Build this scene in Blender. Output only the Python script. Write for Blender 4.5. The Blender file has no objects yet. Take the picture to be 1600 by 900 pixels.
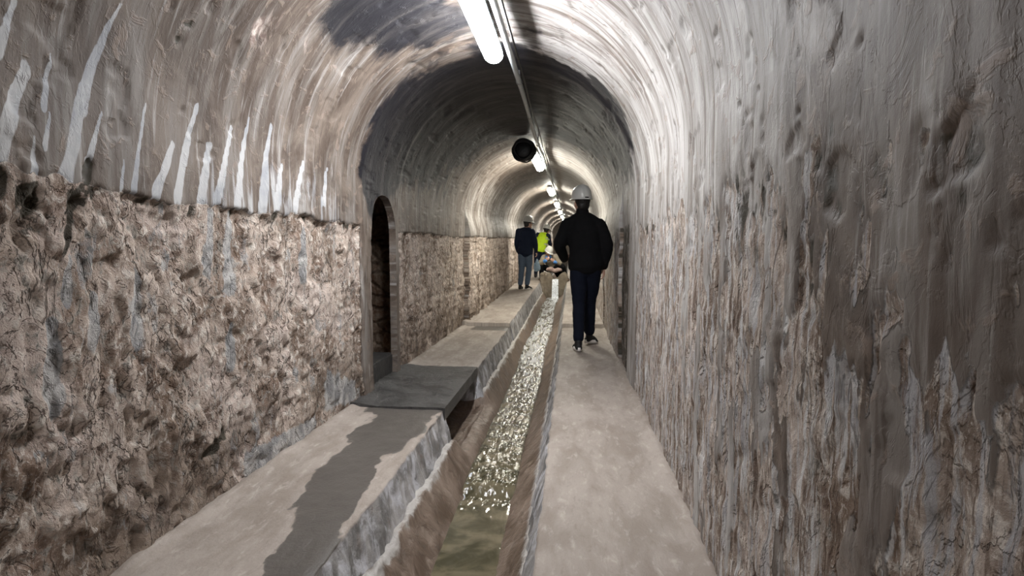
import bpy, bmesh, math, random
import numpy as np
from mathutils import Vector, Matrix
random.seed(7)
SC = bpy.context.scene
COL = SC.collection
PI = math.pi

# ------------------------------------------------------------------ camera, world, exposure
cam_d = bpy.data.cameras.new('camera')
cam_d.sensor_width = 36.0
cam_d.lens = 36.0 * 850.0 / 1600.0
cam_d.clip_start = 0.05
cam = bpy.data.objects.new('camera', cam_d)
COL.objects.link(cam)
cam.location = (0, 0, 1.15)
cam.rotation_euler = (math.radians(90 - 4.172), 0, math.radians(6.228))
SC.camera = cam
world = bpy.data.worlds.new('world')
SC.world = world
world.use_nodes = True
world.node_tree.nodes['Background'].inputs[0].default_value = (0.5, 0.52, 0.55, 1)
world.node_tree.nodes['Background'].inputs[1].default_value = 0.0
SC.view_settings.view_transform = 'Standard'
SC.view_settings.look = 'None'
SC.view_settings.gamma = 1.0
SC.view_settings.use_curve_mapping = False
SC.view_settings.exposure = 0.0
LAMP_POWER = 120.0

# ------------------------------------------------------------------ tunnel dimensions
XL, XR = -1.58, 0.50
CX = -0.54
SPRING = 1.60
RISE = 1.02
ARC = PI * 1.03
Y0, Y1 = -6.0, 46.0
DOOR0, DOOR1, DOORTOP = 4.14, 4.76, 1.60
STEP = 7.9
LAMP0, LAMP_GAP, LAMP_LEN = 2.42, 5.68, 1.5


def floor_z(y):
    y = np.asarray(y, float)
    return np.where(y < STEP, 0.0, 0.05 + 0.017 * (y - STEP))


def roof_z(y):
    return np.maximum(0.0, np.asarray(y, float) - 7.5) * 0.019


# ------------------------------------------------------------------ numpy noise
def _hash(ix, iy, seed):
    n = (ix.astype(np.int64) * 374761393 + iy.astype(np.int64) * 668265263 + seed * 1442695041) & 0xffffffff
    n = ((n ^ (n >> 13)) * 1274126177) & 0xffffffff
    n = n ^ (n >> 16)
    return (n & 0xffff) / 65535.0


def vnoise(x, y, seed=0):
    x, y = np.broadcast_arrays(np.asarray(x, float), np.asarray(y, float))
    ix = np.floor(x); iy = np.floor(y)
    fx = x - ix; fy = y - iy
    fx = fx * fx * fx * (fx * (fx * 6 - 15) + 10); fy = fy * fy * fy * (fy * (fy * 6 - 15) + 10)
    a = _hash(ix, iy, seed); b = _hash(ix + 1, iy, seed)
    c = _hash(ix, iy + 1, seed); d = _hash(ix + 1, iy + 1, seed)
    return (a * (1 - fx) + b * fx) * (1 - fy) + (c * (1 - fx) + d * fx) * fy


def fbm(x, y, octs=4, seed=0, gain=0.5):
    s = 0; a = 1.0; t = 0
    x = np.asarray(x, float); y = np.asarray(y, float)
    for o in range(octs):
        s = s + a * vnoise(x * 2 ** o + o * 17.3, y * 2 ** o + o * 9.1, seed + o * 31)
        t += a; a *= gain
    return s / t


def sstep(a, b, x):
    t = np.clip((np.asarray(x, float) - a) / (b - a), 0, 1)
    return t * t * (3 - 2 * t)


# ------------------------------------------------------------------ tagging and linking
def tag(o, label=None, cat=None, group=None, kind=None):
    if label: o['label'] = label
    if cat: o['category'] = cat
    if group: o['group'] = group
    if kind: o['kind'] = kind
    return o


def thing(name, loc, label, cat, group=None, rz=0.0):
    o = bpy.data.objects.new(name, None)
    o.empty_display_size = 0.1
    COL.objects.link(o)
    o.location = loc
    o.rotation_euler = (0, 0, rz)
    return tag(o, label, cat, group)


def link(name, me, m=None, parent=None):
    o = bpy.data.objects.new(name, me)
    COL.objects.link(o)
    if m: me.materials.append(m)
    if parent: o.parent = parent
    return o


def copy_tree(o, parent=None):
    c = o.copy(); COL.objects.link(c); c.parent = parent
    for ch in list(o.children):
        copy_tree(ch, c)
    return c


def from_bm(name, bm, m, parent=None, smooth=True):
    me = bpy.data.meshes.new(name)
    bmesh.ops.recalc_face_normals(bm, faces=bm.faces[:])
    bm.to_mesh(me); bm.free()
    if smooth:
        me.polygons.foreach_set('use_smooth', [True] * len(me.polygons))
    return link(name, me, m, parent)


def grid_mesh(name, patches, m, parent=None):
    """patches: list of (U 2d, V 2d, P (n,m,3), attrs dict of 2d arrays); joined into one mesh with a metric UV."""
    co = []; uv = []; fc = []; at = {}
    off = 0
    for U, V, P, A in patches:
        n, k = U.shape
        co.append(P.reshape(-1, 3)); uv.append(np.stack([U.ravel(), V.ravel()], 1))
        idx = np.arange(n * k).reshape(n, k) + off
        q = np.stack([idx[:-1, :-1], idx[1:, :-1], idx[1:, 1:], idx[:-1, 1:]], -1).reshape(-1, 4)
        fc.append(q)
        for kx, a in A.items():
            at.setdefault(kx, []).append(np.broadcast_to(a, U.shape).ravel())
        off += n * k
    co = np.concatenate(co); uv = np.concatenate(uv); fc = np.concatenate(fc)
    me = bpy.data.meshes.new(name)
    me.vertices.add(len(co)); me.vertices.foreach_set('co', co.ravel().astype(np.float32))
    me.loops.add(fc.size); me.loops.foreach_set('vertex_index', fc.ravel().astype(np.int32))
    me.polygons.add(len(fc))
    me.polygons.foreach_set('loop_start', (np.arange(len(fc)) * 4).astype(np.int32))
    me.polygons.foreach_set('loop_total', np.full(len(fc), 4, np.int32))
    me.update(calc_edges=True)
    l = me.uv_layers.new(name='UVMap')
    l.data.foreach_set('uv', uv[fc.ravel()].ravel().astype(np.float32))
    for kx, a in at.items():
        t = me.attributes.new(kx, 'FLOAT', 'POINT')
        t.data.foreach_set('value', np.concatenate(a).astype(np.float32))
    me.polygons.foreach_set('use_smooth', [True] * len(fc))
    me.validate()
    return link(name, me, m, parent)


# ------------------------------------------------------------------ node material helper
class NM:
    def __init__(s, name):
        s.m = bpy.data.materials.new(name); s.m.use_nodes = True
        s.t = s.m.node_tree; s.n = s.t.nodes; s.l = s.t.links
        s.b = s.n['Principled BSDF']

    def _in(s, sock, v):
        if isinstance(v, bpy.types.NodeSocket): s.l.new(v, sock)
        elif isinstance(v, (tuple, list)) and len(v) == 3 and sock.type == 'RGBA': sock.default_value = (*v, 1)
        else: sock.default_value = v

    def uv(s, sx=1, sy=1, ox=0, oy=0):
        a = s.n.new('ShaderNodeUVMap'); a.uv_map = 'UVMap'
        return s.mapv(a.outputs[0], (sx, sy, 1), (ox, oy, 0))

    def obj(s, sc=(1, 1, 1), rot=(0, 0, 0)):
        a = s.n.new('ShaderNodeTexCoord')
        return s.mapv(a.outputs['Object'], sc, (0, 0, 0), rot)

    def mapv(s, v, sc, lo=(0, 0, 0), rot=(0, 0, 0)):
        m = s.n.new('ShaderNodeMapping'); s.l.new(v, m.inputs[0])
        m.inputs['Location'].default_value = lo; m.inputs['Scale'].default_value = sc; m.inputs['Rotation'].default_value = rot
        return m.outputs[0]

    def noise(s, v, sc=1.0, det=4, rough=0.55, dist=0.0):
        t = s.n.new('ShaderNodeTexNoise'); s.l.new(v, t.inputs['Vector'])
        t.inputs['Scale'].default_value = sc; t.inputs['Detail'].default_value = det
        t.inputs['Roughness'].default_value = rough; t.inputs['Distortion'].default_value = dist
        return t.outputs['Fac']

    def voro(s, v, sc=1.0, feat='DISTANCE_TO_EDGE'):
        t = s.n.new('ShaderNodeTexVoronoi'); t.feature = feat; s.l.new(v, t.inputs['Vector'])
        t.inputs['Scale'].default_value = sc
        return t.outputs['Distance']

    def attr(s, name):
        a = s.n.new('ShaderNodeAttribute'); a.attribute_name = name
        return a.outputs['Fac']

    def math(s, op, a, b=0.0, c=0.0):
        t = s.n.new('ShaderNodeMath'); t.operation = op
        for i, v in enumerate((a, b, c)): s._in(t.inputs[i], v)
        return t.outputs[0]

    def rng(s, v, a, b, lo=0.0, hi=1.0, smooth=True):
        t = s.n.new('ShaderNodeMapRange'); t.interpolation_type = 'SMOOTHSTEP' if smooth else 'LINEAR'
        s._in(t.inputs[0], v); t.inputs[1].default_value = a; t.inputs[2].default_value = b
        t.inputs[3].default_value = lo; t.inputs[4].default_value = hi
        return t.outputs[0]

    def mix(s, f, a, b, mode='MIX'):
        t = s.n.new('ShaderNodeMix'); t.data_type = 'RGBA'; t.blend_type = mode
        s._in(t.inputs[0], f); s._in(t.inputs[6], a); s._in(t.inputs[7], b)
        return t.outputs[2]

    def bump(s, h, dist, strength=1.0, prev=None):
        t = s.n.new('ShaderNodeBump'); s._in(t.inputs['Height'], h)
        t.inputs['Distance'].default_value = dist; s._in(t.inputs['Strength'], strength)
        if prev is not None: s.l.new(prev, t.inputs['Normal'])
        return t.outputs[0]

    def out(s, col=None, rough=None, normal=None, spec=None, metal=None):
        if col is not None: s._in(s.b.inputs['Base Color'], col)
        if rough is not None: s._in(s.b.inputs['Roughness'], rough)
        if normal is not None: s.l.new(normal, s.b.inputs['Normal'])
        if spec is not None: s._in(s.b.inputs['Specular IOR Level'], spec)
        if metal is not None: s._in(s.b.inputs['Metallic'], metal)
        return s.m


def plain(name, col, rough=0.6, var=0.15, sc=20, spec=0.4, bumpd=0.0, metal=0.0):
    k = NM(name)
    n = k.noise(k.obj((sc, sc, sc)), 1.0, 4)
    a = tuple(c * (1 - var) for c in col); b = tuple(min(1, c * (1 + var)) for c in col)
    c = k.mix(n, a, b)
    nb = k.bump(n, bumpd) if bumpd else None
    return k.out(c, rough, nb, spec, metal)


# ------------------------------------------------------------------ materials of the tunnel
def lining_material(name, right=False):
    k = NM(name)
    er = k.attr('a_er'); lime = k.attr('a_lime'); soot_shade = k.attr('a_soot_shade'); plate = k.attr('a_plate'); pink = k.attr('a_pink')
    pale = k.attr('a_pale'); toned = k.attr('a_toned')
    # limewashed upper lining, streaks run along the arc
    s1 = k.noise(k.uv(8, 1.2), 1, 6, 0.62, 0.7)
    s2 = k.noise(k.uv(28, 2.0, 3, 1), 1, 5, 0.62, 0.5)
    s3 = k.noise(k.uv(16, 1.1, 7, 5), 1, 4, 0.55, 0.5)
    mid = k.noise(k.uv(3.4, 2.2, 1, 2), 1, 7, 0.66, 0.9)
    pit = k.noise(k.uv(13, 11, 5, 5), 1, 5, 0.65, 0.7)
    up = k.mix(k.rng(mid, 0.34, 0.64), (0.066, 0.047, 0.036), (0.165, 0.132, 0.108))
    up = k.mix(k.rng(s1, 0.44, 0.68), up, (0.205, 0.185, 0.168))
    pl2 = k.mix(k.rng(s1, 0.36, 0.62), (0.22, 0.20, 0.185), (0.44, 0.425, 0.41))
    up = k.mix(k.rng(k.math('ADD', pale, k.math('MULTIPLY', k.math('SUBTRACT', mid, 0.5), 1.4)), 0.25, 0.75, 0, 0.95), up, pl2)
    up = k.mix(k.rng(s3, 0.54, 0.68, 0, 0.8), up, (0.085, 0.062, 0.048))
    up = k.mix(k.rng(s2, 0.55, 0.70, 0, 0.6), up, (0.40, 0.385, 0.37))
    up = k.mix(k.rng(s2, 0.46, 0.34, 0, 0.7), up, (0.09, 0.068, 0.055))
    up = k.mix(k.rng(pit, 0.56, 0.66, 0, 0.6), up, (0.24, 0.185, 0.15))
    pk = k.rng(k.math('ADD', k.noise(k.uv(7, 4, 2, 9), 1, 6, 0.65, 0.8), pink), 0.96, 1.14)
    up = k.mix(pk, up, k.mix(k.rng(k.noise(k.uv(26, 14), 1, 5, 0.65, 0.5), 0.4, 0.62), (0.20, 0.14, 0.12), (0.55, 0.47, 0.42)))
    so = k.rng(k.math('ADD', k.math('MULTIPLY', k.noise(k.uv(4.5, 3.2, 5, 5), 1, 7, 0.65, 0.7), 0.9), soot_shade), 0.84, 1.06)
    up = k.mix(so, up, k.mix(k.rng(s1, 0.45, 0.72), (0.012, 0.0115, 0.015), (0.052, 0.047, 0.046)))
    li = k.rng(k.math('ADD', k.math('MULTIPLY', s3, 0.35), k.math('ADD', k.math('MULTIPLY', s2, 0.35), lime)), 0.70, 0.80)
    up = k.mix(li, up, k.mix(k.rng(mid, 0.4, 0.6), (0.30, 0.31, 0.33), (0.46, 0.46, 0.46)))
    if right:
        smudge = k.noise(k.uv(5, 2.2, 4, 4), 1, 3, 0.5, 0.4)
        up = k.mix(k.rng(smudge, 0.50, 0.70, 0, 0.6), up, (0.13, 0.105, 0.085))
    # eroded lower render
    l1 = k.noise(k.uv(8, 4.5), 1, 8, 0.66, 0.9)
    l2 = k.noise(k.uv(34, 22, 2, 2), 1, 7, 0.72, 0.6)
    l3 = k.noise(k.uv(130, 95, 4, 1), 1, 4, 0.75)
    l4 = k.noise(k.uv(2.4, 1.8, 6, 6), 1, 5, 0.6, 0.5)
    lv = k.noise(k.uv(32 if right else 26, 3.0, 8, 3), 1, 6, 0.66, 0.4)
    ck = k.noise(k.uv(5.5, 2.6, 1, 7), 1, 6, 0.62, 0.6)
    ck2 = k.noise(k.uv(11, 6.5, 9, 2), 1, 5, 0.62, 0.8)
    lo = k.mix(k.rng(l1, 0.36, 0.58), (0.25, 0.17, 0.125), (0.58, 0.475, 0.40))
    if right: lo = k.mix(k.rng(l1, 0.36, 0.60), (0.12, 0.078, 0.052), (0.40, 0.33, 0.275))
    lo = k.mix(k.rng(l4, 0.46, 0.62, 0, 0.3 if right else 0.65), lo, (0.66, 0.55, 0.49))
    lo = k.mix(k.rng(l4, 0.50, 0.34, 0, 0.8), lo, (0.20, 0.138, 0.098))
    lo = k.mix(k.rng(l2, 0.50, 0.62, 0, 0.6 if right else 0.85), lo, (0.78, 0.72, 0.65))
    lo = k.mix(k.rng(l2, 0.45, 0.35, 0, 0.7), lo, (0.115, 0.075, 0.055))
    lo = k.mix(k.rng(l3, 0.43, 0.30, 0, 0.45), lo, (0.08, 0.052, 0.038))
    lo = k.mix(k.rng(l3, 0.56, 0.68, 0, 0.5), lo, (0.80, 0.75, 0.69))
    lo = k.mix(k.rng(toned, 0.2, 1.0, 0, 0.75), lo, k.mix(k.rng(l1, 0.4, 0.56), (0.085, 0.058, 0.042), (0.25, 0.19, 0.145)))
    if right:
        lo = k.mix(k.rng(lv, 0.48, 0.58, 0, 0.85), lo, k.mix(k.rng(mid, 0.4, 0.6), (0.36, 0.355, 0.37), (0.60, 0.595, 0.59)))
        lo = k.mix(k.rng(lv, 0.45, 0.36, 0, 0.85), lo, (0.105, 0.066, 0.045))
    else:
        lo = k.mix(k.rng(lv, 0.60, 0.70, 0, 0.6), lo, (0.58, 0.58, 0.58))
        lo = k.mix(k.rng(lv, 0.42, 0.32, 0, 0.6), lo, (0.12, 0.082, 0.058))
    crk = k.rng(k.math('ABSOLUTE', k.math('SUBTRACT', ck, 0.5)), 0.013, 0.003)
    crk = k.math('MULTIPLY', crk, k.rng(l1, 0.42, 0.52))
    crk2 = k.math('MULTIPLY', k.rng(k.math('ABSOLUTE', k.math('SUBTRACT', ck2, 0.48)), 0.014, 0.003), k.rng(mid, 0.56, 0.46))
    crk = k.math('MAXIMUM', crk, crk2)
    lo = k.mix(k.math('MULTIPLY', crk, 0.4 if right else 0.65), lo, (0.045, 0.03, 0.022))
    pl = k.rng(k.math('ADD', plate, k.math('MULTIPLY', l2, 0.8)), 0.86, 1.10)
    lo = k.mix(pl, lo, k.mix(k.rng(l1, 0.4, 0.6), (0.29, 0.285, 0.285), (0.56, 0.54, 0.52)))
    er2 = k.rng(k.math('ADD', er, k.math('MULTIPLY', k.math('SUBTRACT', l2, 0.5), 0.6)), 0.36, 0.60)
    col = k.mix(er2, up, lo)
    dk = k.attr('a_dark')
    d2 = k.rng(k.math('ADD', dk, k.math('MULTIPLY', l2, 0.9)), 0.66, 0.92, 0, 0.92)
    col = k.mix(d2, col, (0.040, 0.034, 0.022))
    flake = k.math('ADD', k.rng(ck, 0.485, 0.515, 0, 0.8), k.rng(ck2, 0.465, 0.495, 0, 0.5))
    h = k.math('ADD', k.math('ADD', l2, k.math('MULTIPLY', l3, 0.45)), flake)
    h = k.math('MULTIPLY', h, k.rng(er2, 0, 1, 0.06, 0.5 if right else 1.0))
    h = k.math('ADD', h, k.math('ADD', k.math('MULTIPLY', s2, 0.05 if right else 0.09), k.math('MULTIPLY', k.rng(pit, 0.55, 0.66), 0.04 if right else 0.10)))
    nb = k.bump(h, 0.020, 0.9)
    return k.out(col, k.rng(er2, 0, 1, 0.6, 0.85), nb, 0.3)


M = {}
M['lining'] = lining_material('limewashed_lining')
M['lining_right'] = lining_material('limewashed_lining_streaked', True)


def walkway_material():
    k = NM('worn_concrete')
    wet = k.attr('a_wet_shade'); face = k.attr('a_face')
    n1 = k.noise(k.uv(2.2, 5), 1, 6, 0.6, 0.5); n2 = k.noise(k.uv(9, 20), 1, 6, 0.68, 0.3); n3 = k.noise(k.uv(70, 70), 1, 3, 0.6)
    c = k.mix(k.rng(n1, 0.35, 0.65), (0.25, 0.21, 0.18), (0.345, 0.30, 0.265))
    c = k.mix(k.rng(n2, 0.52, 0.72, 0, 0.6), c, (0.50, 0.445, 0.40))
    c = k.mix(k.rng(n2, 0.46, 0.30, 0, 0.5), c, (0.20, 0.165, 0.14))
    c = k.mix(k.rng(n3, 0.4, 0.25, 0, 0.4), c, (0.16, 0.13, 0.11))
    # vertical face towards the water: grey mould and white bloom running down
    f1 = k.noise(k.uv(10, 6), 1, 7, 0.68, 0.7); f2 = k.noise(k.uv(7, 5, 3, 3), 1, 5, 0.6, 0.4)
    f = k.mix(k.rng(f2, 0.38, 0.62), (0.17, 0.165, 0.16), (0.40, 0.385, 0.375))
    f = k.mix(k.rng(f1, 0.47, 0.62, 0, 0.85), f, (0.60, 0.60, 0.63))
    f = k.mix(k.rng(f1, 0.44, 0.33, 0, 0.5), f, (0.17, 0.12, 0.09))
    c = k.mix(face, c, f)
    w = k.rng(k.math('ADD', wet, k.math('MULTIPLY', k.math('SUBTRACT', n2, 0.5), 0.9)), 0.36, 0.60)
    c = k.mix(w, c, k.mix(n1, (0.072, 0.064, 0.056), (0.125, 0.112, 0.10)))
    h = k.math('ADD', k.math('MULTIPLY', n2, 0.6), k.math('MULTIPLY', n3, 0.25))
    h = k.math('ADD', h, k.math('MULTIPLY', f1, k.math('MULTIPLY', face, 0.5)))
    return k.out(c, k.rng(w, 0, 1, 0.7, 0.42), k.bump(h, 0.008), 0.35)


M['walk'] = walkway_material()


def bed_material():
    k = NM('silted_channel_bed')
    ridge = k.attr('a_ridge')
    n1 = k.noise(k.uv(3, 6), 1, 6, 0.6, 0.5); n2 = k.noise(k.uv(16, 20), 1, 6, 0.65, 0.4); n3 = k.noise(k.uv(16, 20), 1, 6, 0.68, 0.9)
    c = k.mix(k.rng(n1, 0.35, 0.65), (0.115, 0.078, 0.055), (0.24, 0.18, 0.14))
    c = k.mix(k.rng(n2, 0.50, 0.70, 0, 0.5), c, (0.36, 0.29, 0.24))
    c = k.mix(k.rng(n2, 0.45, 0.30, 0, 0.6), c, (0.06, 0.042, 0.03))
    r = k.rng(k.math('ADD', ridge, k.math('MULTIPLY', k.math('SUBTRACT', n3, 0.5), 1.1)), 0.42, 0.72)
    c = k.mix(r, c, k.mix(n2, (0.30, 0.27, 0.245), (0.54, 0.52, 0.495)))
    return k.out(c, k.rng(n1, 0.3, 0.7, 0.28, 0.55), k.bump(k.math('ADD', n2, n3), 0.012), 0.5)


M['bed'] = bed_material()


def slab_material():
    k = NM('dark_wet_slab')
    n1 = k.noise(k.uv(5, 5), 1, 5, 0.6, 0.4); n2 = k.noise(k.uv(60, 40), 1, 5, 0.7)
    c = k.mix(k.rng(n1, 0.35, 0.65), (0.030, 0.029, 0.029), (0.075, 0.072, 0.070))
    c = k.mix(k.rng(n2, 0.52, 0.7, 0, 0.5), c, (0.14, 0.135, 0.13))
    return k.out(c, k.rng(n1, 0.4, 0.6, 0.3, 0.5), k.bump(n2, 0.02), 0.5)


M['slab'] = slab_material()


def water_material():
    k = NM('murky_running_water')
    foam_glint = k.attr('a_foam_glint')
    n = k.noise(k.uv(7, 5), 1, 4, 0.55, 0.6); n2 = k.noise(k.uv(60, 55), 1, 5, 0.7, 0.5)
    c = k.mix(k.rng(n, 0.35, 0.65), (0.055, 0.050, 0.028), (0.15, 0.128, 0.082))
    fo = k.rng(k.math('ADD', foam_glint, n2), 0.98, 1.12)
    c = k.mix(k.math('MULTIPLY', fo, 0.9), c, (0.78, 0.83, 0.90))
    r = k.noise(k.uv(26, 34), 1, 3, 0.5, 0.8)
    nb = k.bump(r, 0.006, k.rng(k.attr('a_rip'), 0, 1, 0.15, 1.0))
    return k.out(c, k.rng(fo, 0, 1, 0.03, 0.3), nb, 0.5)


M['water'] = water_material()
k = NM('lit_diffuser')
k.b.inputs['Base Color'].default_value = (0.9, 0.93, 0.95, 1)
k.b.inputs['Emission Color'].default_value = (0.97, 0.98, 1.0, 1)
k.b.inputs['Emission Strength'].default_value = LAMP_POWER
k.b.inputs['Roughness'].default_value = 0.4
M['glow'] = k.m
M['glow_warm'] = k.m.copy()
M['glow_warm'].name = 'lit_diffuser_yellowed'
M['glow_warm'].node_tree.nodes['Principled BSDF'].inputs['Emission Color'].default_value = (1.0, 0.975, 0.86, 1)
M['housing'] = plain('grey_lamp_housing', (0.42, 0.45, 0.47), 0.45)
M['pipe'] = plain('pale_grey_conduit', (0.50, 0.54, 0.54), 0.4, 0.2, 12)
M['steel'] = plain('galvanised_steel', (0.35, 0.36, 0.37), 0.4, 0.2, 30, metal=0.8)
M['black_rubber'] = plain('black_cable_sheath', (0.012, 0.012, 0.013), 0.32, 0.2, 60, 0.5, 0.004)
M['rubble'] = None

# ------------------------------------------------------------------ lining geometry
V_TOT = 2 * SPRING + ARC


def half_profile(u):
    """x of the left and right wall at distance u; the lining narrows in small jogs."""
    bul = 0.012 * (fbm(u * 0.5, 0 * u, 2, 3) - 0.5) * 2
    xl = XL + bul
    xr = XR + 0.02 * np.exp(-((u - 3.6) / 1.6) ** 2) - bul
    return xl, xr


def blob(u, v, lst):
    s = 0
    for (bu, bv, su, sv, a) in lst:
        s = s + a * np.exp(-((u - bu) / su) ** 2 - ((v - bv) / sv) ** 2)
    return s


def capsules(u, v, lst):
    """elongated patches (u0,v0,u1,v1,halfwidth) -> 0..1"""
    s = np.zeros(np.broadcast(u, v).shape)
    for (u0, v0, u1, v1, w) in lst:
        du, dv = u1 - u0, v1 - v0
        t = np.clip(((u - u0) * du + (v - v0) * dv) / (du * du + dv * dv), 0, 1)
        d = np.hypot(u - u0 - t * du, (v - v0 - t * dv) * 0.5)
        d = d + (fbm(u * 18, v * 6, 3, 77) - 0.5) * w * 0.8
        ww = w * 1.45 * (1.0 - 0.5 * t)
        s = np.maximum(s, 1 - sstep(ww * 0.35, ww * 1.35, d))
    return s


LIME = [(1.57, 1.36, 1.64, 1.66, .026), (1.64, 1.62, 1.74, 1.98, .020), (1.36, 1.40, 1.46, 1.66, .030), (1.33, 1.36, 1.35, 1.5, .03),
        (1.38, 1.70, 1.42, 1.84, .018), (1.51, 1.58, 1.545, 1.76, .013), (1.505, 1.46, 1.53, 1.56, .010), (1.47, 1.36, 1.475, 1.48, .014),
        (1.655, 1.44, 1.71, 1.60, .012), (1.84, 1.37, 1.91, 1.68, .012), (1.78, 1.36, 1.80, 1.46, .010), (1.95, 1.36, 2.05, 1.56, .022),
        (2.06, 1.36, 2.18, 1.74, .016), (2.2, 1.36, 2.27, 1.6, .016), (2.31, 1.38, 2.42, 1.70, .014), (2.45, 1.36, 2.55, 1.78, .013),
        (2.66, 1.36, 2.74, 1.78, .022), (2.8, 1.4, 2.86, 1.6, .015), (3.0, 1.4, 3.08, 1.64, .018), (3.35, 1.45, 3.40, 1.66, .014)]
SOOT_SHADE = [(3.1, 2.75, .55, .40, .30), (6.1, 3.22, 1.1, 1.3, .32), (5.2, 4.3, .6, .7, .25), (2.95, 2.62, .42, .42, .5), (3.55, 2.95, .3, .5, .35), (4.6, 3.1, .75, 1.4, .55), (5.4, 3.2, .6, 1.0, .4), (4.15, 2.0, .42, .5, .5),
        (4.3, 1.55, .28, .4, .4), (6.3, 3.2, .7, .8, .3), (4.6, 4.3, .5, .6, .25), (3.25, 3.5, .9, .10, .2), (2.9, 2.2, .2, .2, .15)]  # sooty blotches, deepened for the shade between lamps
PINK = [(2.75, 2.15, .55, .35, .38), (3.45, 2.52, .22, .26, .42), (2.3, 2.45, .35, .5, .25), (3.1, 3.0, .25, .35, .3), (2.6, 3.9, .9, .5, .30), (3.3, 4.2, .5, .5, .2)]
BLACKR = [(1.14, 5.06, 1.17, 5.15, .022), (1.02, 5.07, 1.03, 5.13, .020), (1.27, 5.10, 1.30, 5.22, .022), (1.36, 5.13, 1.37, 5.21, .012),
          (0.81, 5.10, 0.815, 5.18, .018), (0.75, 5.16, 0.76, 5.22, .018), (1.52, 5.15, 1.53, 5.24, .014), (1.75, 5.16, 1.76, 5.24, .014),
          (0.97, 5.30, 0.98, 5.36, .012), (1.12, 5.22, 1.13, 5.3, .016), (1.22, 5.24, 1.23, 5.36, .014)]
BLACKL = [(1.45, 1.30, 1.50, 1.335, .020), (1.60, 1.30, 1.66, 1.33, .018), (1.64, 1.39, 1.66, 1.43, .014), (1.86, 1.28, 1.90, 1.32, .014),
          (2.02, 2.00, 2.04, 2.04, .02), (1.56, 1.14, 1.60, 1.26, .012), (2.22, 0.24, 2.30, 0.30, .022), (1.36, 1.31, 1.38, 1.35, .02)]
PLATES = [(1.83, 0.84, 1.85, 1.04, .030), (1.66, 0.86, 1.67, 0.96, .030), (1.57, 1.0, 1.585, 1.12, .02), (2.4, 1.0, 2.41, 1.3, .035), (2.25, 1.1, 2.27, 1.3, .03),
          (2.38, .62, 2.39, .78, .026), (3.1, 1.05, 3.12, 1.2, .05), (3.4, .2, 3.8, .1, .06), (2.5, 0.06, 3.2, 0.06, .035), (1.5, .7, 1.51, .9, .03)]


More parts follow.
